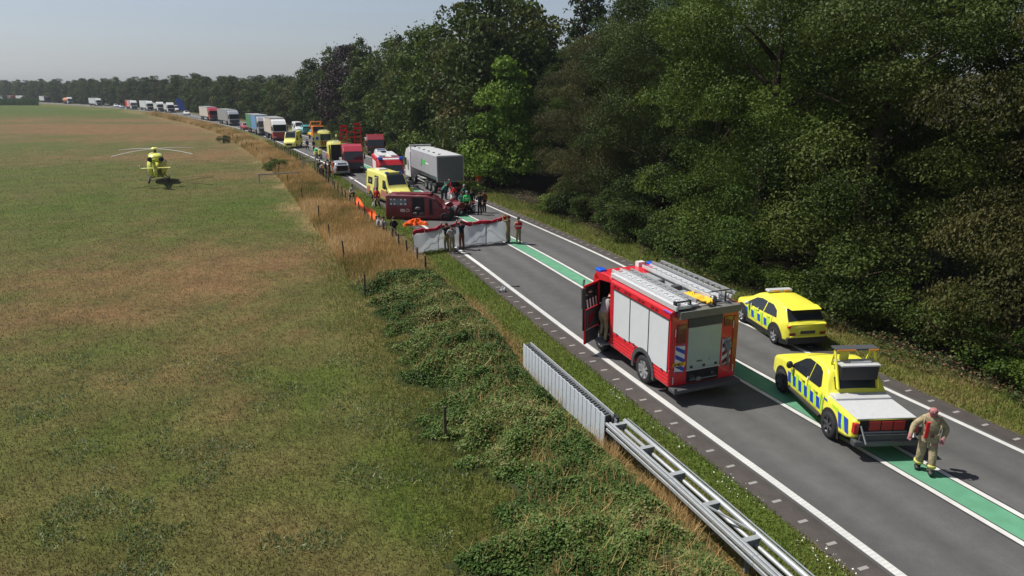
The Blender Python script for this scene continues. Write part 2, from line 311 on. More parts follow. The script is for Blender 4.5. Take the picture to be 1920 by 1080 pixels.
strip('centre_line', 3.30, 3.46, .018, mark, 0); strip('centre_line', 4.30, 4.46, .018, mark, 0)
strip('green_median', 3.50, 4.26, .016, grm, 0, 132)
for o in (3.25, 3.47, 4.27, 4.485): strip('bitumen_seam', o, o + .025, .0165 + (o % .1) * .002, seam, 20, 90)
mb = MB(); rr = random.Random(2)
for side, oo, s1 in ((0, -.54, 130), (0, 7.96, 100)):
    s = 33.0
    while s < s1:
        a = raz(s); p = rp(s, oo); d = np.array([math.sin(rad(a)), math.cos(rad(a))]); n = np.array([d[1], -d[0]]); hw_, hl = .125, .045
        mb.add([(*(p - n * hw_ - d * hl), .014), (*(p + n * hw_ - d * hl), .014), (*(p + n * hw_ + d * hl), .014), (*(p - n * hw_ + d * hl), .014)], [(0, 1, 2, 3)]); s += .86
tag(mb.build('shoulder_marks', mat('shoulder_block_light', (.25, .235, .225), .85)), kind='structure')
mb = MB()                       # raised ribs of the profiled edge line
s = 30.0
while s < 62:
    p = rp(s, 0); a = raz(s); d = np.array([math.sin(rad(a)), math.cos(rad(a))]); n = np.array([d[1], -d[0]]); q = [p - n * .1 - d * .018, p + n * .1 - d * .018, p + n * .1 + d * .018, p - n * .1 + d * .018]
    mb.add([(*v, .021) for v in q], [(0, 1, 2, 3)]); s += .11
tag(mb.build('edge_line_ribs', mat('rib_grey', (.485, .485, .47), .8)), kind='structure')

# ------------------------------------------------------------------ ground vegetation
def blade_mat(name, stops, rough=.8, tr=.25):
    m = bpy.data.materials.new(name); m.use_nodes = True; t = m.node_tree; b = t.nodes['Principled BSDF']; b.inputs['Roughness'].default_value = rough; b.inputs['Specular IOR Level'].default_value = .2
    a = t.nodes.new('ShaderNodeAttribute'); a.attribute_name = 'tint'; cr = t.nodes.new('ShaderNodeValToRGB'); e = cr.color_ramp.elements
    e[0].position = stops[0][0]; e[0].color = (*stops[0][1], 1); e[1].position = stops[-1][0]; e[1].color = (*stops[-1][1], 1)
    for p, c in stops[1:-1]: k = e.new(p); k.color = (*c, 1)
    t.links.new(a.outputs['Fac'], cr.inputs[0]); t.links.new(cr.outputs[0], b.inputs['Base Color'])
    if tr:
        ts = t.nodes.new('ShaderNodeBsdfTranslucent'); mx = t.nodes.new('ShaderNodeMixShader'); mx.inputs[0].default_value = tr
        t.links.new(cr.outputs[0], ts.inputs['Color']); t.links.new(b.outputs[0], mx.inputs[1]); t.links.new(ts.outputs[0], mx.inputs[2]); t.links.new(mx.outputs[0], t.nodes['Material Output'].inputs['Surface'])
    return m
def blades(P, h, wd, lean, zb=None):
    """P (n,2) roots; tapered blade quads bending to a random side"""
    n = len(P); a = rs.rand(n) * 2 * PI; l = lean * rs.rand(n); L = h * (.55 + .9 * rs.rand(n)); th = rs.rand(n) * 2 * PI
    z = np.zeros(n) if zb is None else zb; base = np.c_[P, z]; side = np.c_[np.cos(th), np.sin(th), np.zeros(n)] * (wd * (.6 + .8 * rs.rand(n)))[:, None] / 2
    tip = base + np.c_[np.cos(a) * L * l, np.sin(a) * L * l, L * np.sqrt(np.clip(1 - l * l, .05, 1))]
    return np.stack([base - side, base + side, tip + side * .25, tip - side * .25], 1)
def scat(n, f_ok, x0, x1, y0, y1, power=1.0):
    out = []
    tot = 0
    while tot < n:
        y = (y0 ** (1 - power) + rs.rand(n) * (y1 ** (1 - power) - y0 ** (1 - power))) ** (1 / (1 - power)) if power != 1 else y0 * (y1 / y0) ** rs.rand(n)
        x = x0(y) + rs.rand(n) * (x1(y) - x0(y)); k = f_ok(x, y); out.append(np.c_[x[k], y[k]]); tot += k.sum()
    return np.vstack(out)[:n]
def onroad(f): return lambda x, y: f(*rso(x, y))
gst = [(0, (.068, .095, .022)), (.5, (.125, .112, .040)), (.8, (.205, .130, .062)), (1, (.34, .28, .16))]
grass_m = blade_mat('meadow_blades', gst); straw_m = blade_mat('straw_blades', [(0, (.17, .17, .05)), (.35, (.42, .28, .11)), (.7, (.56, .38, .17)), (1, (.62, .50, .30))]); verge_m = blade_mat('verge_blades', [(0, (.13, .175, .03)), (.5, (.20, .21, .055)), (.8, (.30, .22, .09)), (1, (.42, .32, .17))])
P = scat(120000, lambda x, y: (rso(x, y)[1] < -6.2 - 1.5 * rs.rand(len(x))) & (rs.rand(len(x)) < np.clip((125 - y) / 75, 0, 1)), lambda y: -.86 * y - 1, lambda y: 0 * y + 3, 10.5, 125)
tn = np.clip(.12 + dryness(P[:, 0], P[:, 1]) * .75 + .2 * rs.randn(len(P)), 0, 1)
sz = 1 + P[:, 1] / 70
tag(quads_np('meadow_grass', blades(P, .055 * sz, .014 * sz, .95), grass_m, col=tn), 'short patchy green and brown meadow grass', 'grass', kind='stuff')
# broad pale weeds in the foreground
P = scat(9000, lambda x, y: (fbm(x, y, 1.3, 55) > .58) & (x < -1), lambda y: -.8 * y, lambda y: 0 * y, 11, 24)
tag(quads_np('broad_leaf_weeds', blades(P, .085, .032, .97), blade_mat('weed_leaf', [(0, (.10, .17, .04)), (.6, (.19, .25, .10)), (1, (.36, .38, .26))]), col=rs.rand(len(P))), 'pale broad leaved weeds low in the near meadow', 'weeds', kind='stuff')
# verges
P = scat(65000, onroad(lambda s, o: ((o > -3.5) & (o < -.88) & (s > 28)) | ((o > -6.2) & (o < -2.9) & (s > 33) & (s < 45) & (rs.rand(len(o)) < .35))), lambda y: 8 - .46 * y - 6, lambda y: 8 - .33 * y + 6, 9, 130)
s_, o_ = rso(P[:, 0], P[:, 1]); k = fbm(P[:, 0], P[:, 1], 2.5, 77)
tn = np.clip(np.where(o_ < -2.2, .62, .18) + (k - .5) * 2.0 + .15 * rs.randn(len(P)), 0, 1); sz = 1 + P[:, 1] / 50
tag(quads_np('verge_grass', blades(P, .065 * sz, .017 * sz, .93), verge_m, col=tn), 'green and scorched verge grass left of the road', 'grass', kind='stuff')
P = scat(60000, onroad(lambda s, o: (o > 8.2 + .3 * rs.rand(len(o))) & (o < 10.9)), lambda y: 15 - .46 * y - 3, lambda y: 17 - .33 * y + 7, 14, 150)
k = fbm(P[:, 0], P[:, 1], 2.0, 87); tn = np.clip(.27 + (k - .5) * 1.5 + .2 * rs.randn(len(P)), 0, 1); sz = 1 + P[:, 1] / 50
tag(quads_np('verge_grass', blades(P, .085 * sz, .018 * sz, .92), verge_m, col=tn), 'pale yellow green grass strip between road and woodland', 'grass', kind='stuff')
# tall straw along the fence
P = scat(85000, onroad(lambda s, o: (o > -7.4 + 2.2 * rs.rand(len(o)) ** 2) & (o < -3.35) & (s > 61 + (o + 7) * 0) & (s < 330) & (rs.rand(len(o)) < np.clip((s - 58) / 10, 0, 1))), lambda y: -.75 * y - 12, lambda y: -.25 * y + 6, 33, 260)
k = fbm(P[:, 0], P[:, 1], 4.0, 97); tn = np.clip(.45 + (k - .5) * 1.6 + .18 * rs.randn(len(P)), 0, 1); sz = 1 + P[:, 1] / 45
tag(quads_np('tall_dry_grass', blades(P, .34 * np.sqrt(sz) * (.6 + .8 * k), .02 * sz, .55), straw_m, col=tn), 'tall straw coloured grass between meadow and fence', 'tall grass', kind='stuff')
P = scat(9000, lambda x, y: (((x - 3.1) / 1.0) ** 2 + ((y - 13.6) / 1.6) ** 2 < 1) | (((x - 1.7) / 1.2) ** 2 + ((y - 16.2) / 1.0) ** 2 < 1) | (((x + 6.3) / 1.3) ** 2 + ((y - 36.) / 3.5) ** 2 < 1), lambda y: 0 * y - 8, lambda y: 0 * y + 5, 11, 41)
tag(quads_np('dead_grass_tufts', blades(P, .5, .016, .95), straw_m, col=.35 + .5 * rs.rand(len(P))), 'tangled dead straw grass beside the barrier', 'dry grass', kind='stuff')
# small white flowers along the kerbless road edge
P = scat(260, onroad(lambda s, o: (o > -1.5) & (o < -.92) & (s < 47) & (np.sin(s * 2.1) > -.3)), lambda y: 8 - .46 * y - 6, lambda y: 8 - .33 * y + 6, 11, 26)
tag(quads_np('verge_flowers', blades(P, .03, .035, .97, .10 + .12 * rs.rand(len(P))), mat('petal_white', (.65, .66, .55), .8)), 'tiny white flowers along the road edge', 'flowers', kind='stuff')

# bramble bank
def bank_edge(s): return -7.1 - np.clip((50 - s) / 12, 0, 1.3) * .9 + 2.2 * (vnoise(s, s * 0 + 3, 1.7, 91) - .5) + 1.1 * (vnoise(s, s * 0 + 8, .6, 92) - .5)
def bank_h(x, y):
    s, o = rso(x, y); e = bank_edge(s); a = np.clip((o - e + 1.4 * (vnoise(x, y, .7, 93) - .5)) / 2.6, 0, 1); b_ = np.clip((-2.85 - o - .45 * np.clip((52 - s) / 4, 0, 1)) / .8, 0, 1); c = np.clip((63.3 - s) / 3.5, 0, 1)
    return (a * a * (3 - 2 * a)) * np.sqrt(b_) * np.sqrt(c) * (.42 + .30 * fbm(x, y, 2.6, 33) + .22 * vnoise(x, y, .8, 34))
bx = np.arange(-9, 7, .25); by = np.arange(6, 42, .25); X, Y = np.meshgrid(bx, by); Z = bank_h(X.ravel(), Y.ravel()); n_ = len(bx)
idx = [(j * n_ + i, j * n_ + i + 1, (j + 1) * n_ + i + 1, (j + 1) * n_ + i) for j in range(len(by) - 1) for i in range(n_ - 1) if max(Z[j * n_ + i], Z[(j + 1) * n_ + i + 1]) > .03]
ob = raw('overgrown_bank', np.c_[X.ravel(), Y.ravel(), Z * .86 - .01], idx, mat('bank_soil', (.035, .042, .016), .95, 0, 0, .1, .4, 5, .6, 20), smooth=True); tag(ob, kind='structure')
P = scat(215000, lambda x, y: bank_h(x, y) > .04 + .30 * rs.rand(len(x)) ** 3, lambda y: 0 * y - 9, lambda y: 0 * y + 7, 8, 41)
h = bank_h(P[:, 0], P[:, 1]); n = len(P); nn = rs.randn(n, 3) * .55; nn[:, 2] += .8; nn[:, 0] -= .25; nn /= np.linalg.norm(nn, axis=1)[:, None]
def leafcards(Pc, nn, size, asp=.6):
    n = len(Pc); r = rs.randn(n, 3); u = np.cross(nn, r); u /= np.linalg.norm(u, axis=1)[:, None] + 1e-9; v = np.cross(nn, u); s = (size * (.6 + .8 * rs.rand(n)))[:, None] / 2
    return np.stack([Pc - u * s, Pc - v * s * asp, Pc + u * s, Pc + v * s * asp], 1)
lump = vnoise(P[:, 0], P[:, 1], .45, 35)
Pc = np.c_[P, h * (.80 + .22 * lump) + .14 * rs.rand(n) * lump]
k = fbm(P[:, 0], P[:, 1], 1.6, 36); tn = np.clip(.32 + (k - .5) * 1.7 + .22 * rs.randn(n), 0, 1)
br_m = blade_mat('bramble_leaf', [(0, (.034, .072, .013)), (.4, (.078, .135, .026)), (.78, (.14, .19, .05)), (1, (.26, .21, .10))], .6, .2)
tag(quads_np('bramble_thicket', leafcards(Pc, nn, .066 * (1 + P[:, 1] / 60)), br_m, col=tn), 'dense green brambles covering the bank by the barrier', 'brambles', kind='stuff')
P = scat(7000, lambda x, y: bank_h(x, y) > .15, lambda y: 0 * y - 9, lambda y: 0 * y + 7, 8, 41)
tag(quads_np('bank_grass_stalks', blades(P, .34, .014, .9, bank_h(P[:, 0], P[:, 1]) * .85), straw_m, col=.2 + .6 * rs.rand(len(P))), 'grass stalks standing up through the brambles', 'grass', kind='stuff')
# rough nettles edge between meadow and bank
P = scat(20000, onroad(lambda s, o: (o > -9.2 + 2.0 * rs.rand(len(o))) & (o < -6.3) & (s < 75)), lambda y: 0 * y - 16, lambda y: 0 * y + 4, 9, 54)
tag(quads_np('rough_grass_edge', blades(P, .16, .02, .85), verge_m, col=np.clip(.18 + .22 * rs.randn(len(P)), 0, 1)), 'longer lush grass edging the meadow below the bank', 'grass', kind='stuff')
# maize field far left
P = scat(26000, lambda x, y: (x < -.665 * y + 0), lambda y: -1.05 * y, lambda y: -.66 * y, 385, 450)
tag(quads_np('maize_crop', blades(P, 2.3, .35, .35), blade_mat('maize_leaf', [(0, (.03, .06, .015)), (1, (.07, .12, .03))]), col=rs.rand(len(P))), 'tall dark green crop at the far end of the meadow', 'crop', kind='stuff')

# ------------------------------------------------------------------ trees
def leaf_mat(name, cols, tr=.22):
    m = bpy.data.materials.new(name); m.use_nodes = True; t = m.node_tree; b = t.nodes['Principled BSDF']; b.inputs['Roughness'].default_value = .6; b.inputs['Specular IOR Level'].default_value = .18
    a = t.nodes.new('ShaderNodeAttribute'); a.attribute_name = 'tint'; oi = t.nodes.new('ShaderNodeObjectInfo')
    mx = t.nodes.new('ShaderNodeMath'); mx.operation = 'MULTIPLY_ADD'; mx.inputs[1].default_value = .40; t.links.new(oi.outputs['Random'], mx.inputs[0])
    ma = t.nodes.new('ShaderNodeMath'); ma.operation = 'MULTIPLY'; ma.inputs[1].default_value = .60; t.links.new(a.outputs['Fac'], ma.inputs[0]); t.links.new(ma.outputs[0], mx.inputs[2])
    cr = t.nodes.new('ShaderNodeValToRGB'); e = cr.color_ramp.elements; e[0].color = (*cols[0], 1); e[1].color = (*cols[-1], 1)
    for i, c in enumerate(cols[1:-1]): k = e.new((i + 1) / (len(cols) - 1)); k.color = (*c, 1)
    t.links.new(mx.outputs[0], cr.inputs[0]); t.links.new(cr.outputs[0], b.inputs['Base Color'])
    ts = t.nodes.new('ShaderNodeBsdfTranslucent'); ms = t.nodes.new('ShaderNodeMixShader'); ms.inputs[0].default_value = tr
    t.links.new(cr.outputs[0], ts.inputs['Color']); t.links.new(b.outputs[0], ms.inputs[1]); t.links.new(ts.outputs[0], ms.inputs[2]); t.links.new(ms.outputs[0], t.nodes['Material Output'].inputs['Surface'])
    return m
LM = dict(oak=leaf_mat('oak_leaf', [(0.016, 0.034, 0.006), (0.038, 0.061, 0.011), (0.064, 0.092, 0.016), (0.100, 0.108, 0.021)]),
          ash=leaf_mat('ash_leaf', [(0.029, 0.058, 0.008), (0.064, 0.104, 0.013), (0.116, 0.156, 0.021)]),
          olive=leaf_mat('olive_leaf', [(0.032, 0.038, 0.010), (0.064, 0.061, 0.016), (0.104, 0.092, 0.024)]),
          lime=leaf_mat('chestnut_leaf', [(0.069, 0.132, 0.014), (0.127, 0.207, 0.023), (0.184, 0.276, 0.034)], .3),
          beech=leaf_mat('copper_beech_leaf', [(0.014, 0.008, 0.010), (0.028, 0.014, 0.018), (0.040, 0.024, 0.024)], .1))
bark = mat('bark', (.055, .042, .030), .95, 0, 0, .1, .35, 6, .6, 20)
def crown_np(seed, H, R, z0, ncl, nl, size, asp=.62, droop=0, prof='round', rc=1.5, spiky=0, flat=.62, out=1.25):
    r = np.random.RandomState(seed); Q = []; Tn = []; NN = []; SZ = []
    for i in range(ncl):
        h = r.rand() ** .85; th = r.rand() * 2 * PI
        if prof == 'round': pr = math.sin(PI * min(1, (.16 + .84 * h) ** .85)) ** .6
        elif prof == 'cone': pr = (1 - h) ** .7 * .95 + .08
        elif prof == 'wall': pr = 1.0 if h < .55 else math.cos((h - .55) / .45 * PI / 2 * .92) ** .7
        else: pr = math.sin(PI * h) ** .5
        rr_ = R * pr * (.45 + .55 * r.rand() ** .5) if i % 6 else R * pr * .3 * r.rand()
        c = np.array([rr_ * math.cos(th), rr_ * math.sin(th), z0 + h * (H - z0)]); k = rc * (.55 + .8 * r.rand()) * (.75 if h > .8 else 1)
        m = int(nl / ncl * (k / rc) ** 2 * 1.15) + 3; d = r.randn(m, 3); d[:, 2] += .35; d[:, 0] += .4 * math.cos(th); d[:, 1] += .4 * math.sin(th); d /= np.linalg.norm(d, axis=1)[:, None]
        rad_ = k * (.62 + .45 * r.rand(m) ** .7); e_ = np.array([math.cos(th), math.sin(th), 0]); dd = d * rad_[:, None] * np.array([1, 1, flat * r.uniform(.7, 1.3)]); dd += e_ * ((dd @ e_) * (out - 1) * r.uniform(.3, 1.6))[:, None]; rag = 1 + .5 * (vnoise(dd[:, 0] + i * 7.3, dd[:, 1] + dd[:, 2] * 1.7 + 40, k * .45, i % 50) - .5); p = c + dd * rag[:, None]; p[:, 2] -= droop * (d[:, 0] ** 2 + d[:, 1] ** 2) * k
        if spiky: p += (d * (r.rand(m) < .12)[:, None] * r.rand(m)[:, None] * spiky)
        nrm = d * .8 + r.randn(m, 3) * .75; nrm[:, 2] += .1
        tone = r.rand() * 1.05 - .03
        Q.append(p); NN.append(nrm / np.linalg.norm(nrm, axis=1)[:, None]); Tn.append(np.clip(tone + .22 * r.randn(m), 0, 1)); SZ.append(size * (.6 + .8 * r.rand(m)))
    P = np.vstack(Q); N = np.vstack(NN); S = np.concatenate(SZ)[:, None] / 2; n = len(P)
    if droop: u = np.c_[r.randn(n, 2) * .35, -np.ones(n)]
    else: u = np.cross(N, r.randn(n, 3))
    u -= N * (u * N).sum(1)[:, None]; u /= np.linalg.norm(u, axis=1)[:, None] + 1e-9; v = np.cross(N, u)
    q = np.stack([P - u * S, P - v * S * asp, P + u * S, P + v * S * asp], 1); q[:, :, 2] = np.maximum(q[:, :, 2], .05)
    return q, np.concatenate(Tn)
def tree_proto(kind, seed, H, R, z0, ncl, nl, size, **kw):
    root = bpy.data.objects.new('tree', None); root.empty_display_size = .3
    q, tn = crown_np(seed, H, R, z0, ncl, nl, size, **kw)
    cr = quads_np('crown', q, LM[kind], root, tn)
    r = random.Random(seed); mb = MB(); tr = .22 + H * .008
    pts = [(0, 0, -.1), (r.uniform(-.1, .1), r.uniform(-.1, .1), H * .3), (r.uniform(-.3, .3), r.uniform(-.3, .3), H * .6), (r.uniform(-.4, .4), r.uniform(-.4, .4), H * .88)]
    mb.tube(pts, [tr * 1.25, tr * .85, tr * .5, tr * .12], 8)
    for k in range(7):
        a = k * 2.4 + r.random(); h = H * (.22 + .08 * k); L = R * r.uniform(.6, .9)
        mb.tube([(0, 0, h), (math.cos(a) * L * .5, math.sin(a) * L * .5, h + L * .28), (math.cos(a) * L, math.sin(a) * L, h + L * .5)], [tr * .42, tr * .25, tr * .06], 6)
    tk = mb.build('trunk', bark, root)
    for o in (cr, tk): C.objects.unlink(o)
    return root, H
FAST = 1.0
near = [tree_proto('oak', 1, 17, 4.6, .6, 80, 120000, .115, prof='wall', rc=1.5, flat=.75), tree_proto('ash', 2, 18, 4.4, .8, 70, 105000, .15, prof='wall', rc=1.5, droop=.45, asp=.26, flat=.6, out=1.3),
        tree_proto('olive', 3, 16.5, 4.7, .6, 80, 110000, .115, prof='wall', rc=1.4, flat=.6, out=1.35, droop=.12, asp=.5), tree_proto('oak', 4, 19, 4.9, .6, 84, 120000, .115, prof='wall', rc=1.5, spiky=.9),
        tree_proto('ash', 5, 17, 4.5, .7, 84, 105000, .12, prof='wall', rc=1.6)]
far = [tree_proto('oak', 21, 18, 5.0, .6, 75, 9000, .46, prof='wall', rc=1.6), tree_proto('ash', 22, 18.5, 4.8, .6, 70, 8500, .46, prof='round', rc=1.6, spiky=1.2),
       tree_proto('olive', 23, 17, 4.8, .6, 75, 8500, .44, prof='wall', rc=1.5), tree_proto('oak', 24, 21, 4.2, 1, 80, 9000, .44, prof='cone', rc=1.25, spiky=1.6),
       tree_proto('oak', 25, 18, 5.2, .8, 60, 9000, .46, prof='round', rc=1.9)]
chestnut = tree_proto('lime', 31, 14.0, 4.3, .5, 100, 26000, .30, prof='cone', rc=1.35, droop=.3)
beech = tree_proto('beech', 32, 20, 6.2, 2.5, 90, 15000, .46, prof='round', rc=1.9)
bushes = [tree_proto('oak', 41, 2.6, 1.7, .15, 26, 7000, .13, prof='round', rc=.65), tree_proto('ash', 42, 2.0, 1.5, .1, 24, 6000, .13, prof='round', rc=.6), tree_proto('oak', 43, 3.4, 1.8, .15, 30, 7500, .15, prof='round', rc=.75)]
used = set(); NT = [0]
def plant(proto, x, y, sc, sz, label, cat, group, name='woodland_tree'):
    root, H = proto
    r = root.copy(); C.objects.link(r); r.name = name
    for ch in root.children:
        c = ch.copy(); C.objects.link(c); c.parent = r
    r.location = (x, y, 0); r.rotation_euler = (0, 0, rnd.random() * 6.28); r.scale = (sc, sc, sc * sz); tag(r, label, cat, group); NT[0] += 1; return r
K1 = ['dense dark green broadleaf tree', 'light green tree with hanging leaves', 'brownish olive broadleaf tree', 'tall dark green tree with a ragged crown', 'fresh green ash-like tree']
K2 = ['dense dark green broadleaf tree', 'mid green tree with feathery top', 'brownish olive broadleaf tree', 'slender pointed dark green tree', 'round crowned dark green tree']
def band(s):
    return ('opposite the yellow pickup' if s < 46 else 'beside the large fire engine' if s < 62 else 'behind the white privacy screen' if s < 78 else 'beside the tipper trailer' if s < 100 else 'behind the ambulances' if s < 150 else 'beyond the waiting lorries' if s < 260 else 'on the hazy horizon')
ORD = 'first second third fourth fifth sixth seventh eighth ninth tenth eleventh twelfth thirteenth fourteenth fifteenth sixteenth seventeenth eighteenth nineteenth twentieth'.split()
def tr_line(s0, s1, off, step, jit, row):
    s = s0; cnt = 0
    while s < s1:
        o = off + rnd.uniform(-jit, jit); p = rp(s, o); d = math.hypot(p[0], p[1])
        if not ((87 < s < 95.5 and row == 1) or (158 < s < 172 and row < 3)):
            if row == 1 and 40 < s < 85 and rnd.random() < .16: s += step; continue
            n = s < 92 and row < 3
            k = rnd.choice([0, 0, 1, 2, 3, 4] if n else [0, 1, 2, 3, 3, 4, 4] if s < 200 else [0, 1, 2, 4, 4, 0])
            pr = (near if n else far)[k]; sc = rnd.uniform(.92, 1.08) * (1.0 if row == 1 else 1.0 if row == 2 else 1.02) * np.interp(s, [60, 72, 78, 86, 93, 100, 108, 118, 150, 175, 190, 205, 240, 330], [1.0, .95, .78, .80, .92, 1.03, 1.0, .86, .84, .82, .78, .68, .60, .70])
            if row == 1 and s > 34 and cnt < 20:
                plant(pr, p[0], p[1], sc, rnd.uniform(.92, 1.1), '%s, %s front row tree from the right' % ((K1 if n else K2)[k], ORD[cnt]), 'tree', 'trees of the front row'); cnt += 1; s += step * rnd.uniform(.8, 1.2); continue
            plant(pr, p[0], p[1], sc, rnd.uniform(.92, 1.1), '%s in the %s row %s' % ((K1 if n else K2)[k], ('front', 'second', 'back')[row - 1], band(s)), 'tree', '%s, %s row, %s' % ((K1 if n else K2)[k], ('front', 'second', 'back')[row - 1], band(s)))
        s += step * rnd.uniform(.8, 1.2) * (1 if s < 300 else 1.25)
tr_line(24, 760, 14.9, 5.6, 1.5, 1); tr_line(26, 760, 20.5, 7.2, 1.2, 2); tr_line(30, 700, 29, 10.5, 2.0, 3)
p = rp(91.3, 12.9); plant(chestnut, p[0], p[1], .92, .92, 'bright yellow green pointed tree standing out right of the grey tipper trailer', 'tree', None, 'chestnut_tree')
p = rp(166, 15); plant(beech, p[0], p[1], .93, .90, 'tall dark purple copper beech rising above the green trees', 'tree', None, 'copper_beech')
s = 26; cnt = 0
while s < 190:
    if 78 < s < 93: s = 93
    p = rp(s, 11.7 + rnd.uniform(-.3, .9)); k = rnd.randrange(3); nm = ['dark green leafy bush', 'low fresh green bush', 'tall dark green bush'][k]
    lb_ = '%s, %s edge bush from the right' % (nm, ORD[cnt]) if s > 36 and cnt < 20 else '%s at the wood edge, %s' % (nm, band(s)); cnt += s > 36
    plant(bushes[k], p[0], p[1], rnd.uniform(.65, 1.05), rnd.uniform(.8, 1.1), lb_, 'bush', '%s at the wood edge, %s' % (nm, band(s)), 'woodland_bush'); s += 2.2 * rnd.uniform(.7, 1.4) * (1 if s < 90 else 2)
# leaf litter and ivy at the foot of the wood
P = scat(30000, onroad(lambda s, o: (o > 9.9 + .5 * np.sin(s * 1.1)) & (o < 13.5)), lambda y: 17 - .46 * y - 2, lambda y: 20 - .3 * y + 7, 14, 80)
n = len(P); nn = rs.randn(n, 3) * .5; nn[:, 2] += 1; nn /= np.linalg.norm(nn, axis=1)[:, None]
tag(quads_np('ivy_ground_cover', leafcards(np.c_[P, .05 + .45 * rs.rand(n) * vnoise(P[:, 0], P[:, 1], .9, 61)], nn, .10), blade_mat('ivy_leaf', [(0, (.02, .035, .01)), (.7, (.05, .08, .02)), (.85, (.13, .07, .035)), (1, (.2, .12, .07))], .5, .15), col=rs.rand(n)), 'dark ivy and brown leaf litter at the foot of the trees', 'ground cover', kind='stuff')
# small shrubs by the straw strip
for (q_, nm, k, sc) in (((-28.71, 83.92), 'low round green shrub in the straw beside the helicopter field', 1, .75), ((-51.44, 125.21), 'single dark weed clump near the field fence far off', 0, .6)):
    plant(bushes[k], q_[0], q_[1], sc, .8, nm, 'shrub', None, 'meadow_shrub')

# ------------------------------------------------------------------ vehicle building
def wheel(parent, x, y, r, wd=.24, spokes=5, rimm=None, name='wheel', side=1):
    mb = MB(); mb.lathe([(r * .62, -wd / 2 * .9), (r * .9, -wd / 2), (r, -wd / 2 * .6), (r, wd / 2 * .6), (r * .9, wd / 2), (r * .62, wd / 2 * .9)], 'y', (x, y, r), 24)
    o = mb.build(name, M['rub'], parent)
    mb = MB(); s = side; mb.lathe([(r * .64, s * wd / 2 * .88), (r * .60, s * wd / 2 * .35), (r * .2, s * wd / 2 * .25), (0.001, s * wd / 2 * .5)], 'y', (x, y, r), 20)
    for k in range(spokes):
        a = 2 * PI * k / spokes + .3; mb.bar((x, y + s * wd / 2 * .62, r), (x + math.cos(a) * r * .61, y + s * wd / 2 * .8, r + math.sin(a) * r * .61), r * .16, r * .10, (0, 1, 0))
    mb.build('rim', rimm or M['rim'], o); return o
def smooth(x, y, wdw=.12):
    x = np.array(x, float); y = np.array(y, float)
    def f(q):
        q = np.asarray(q, float); o = 0
        for d in (-1, -.5, 0, .5, 1): o = o + np.interp(q + d * wdw, x, y)
        return o / 5
    return f
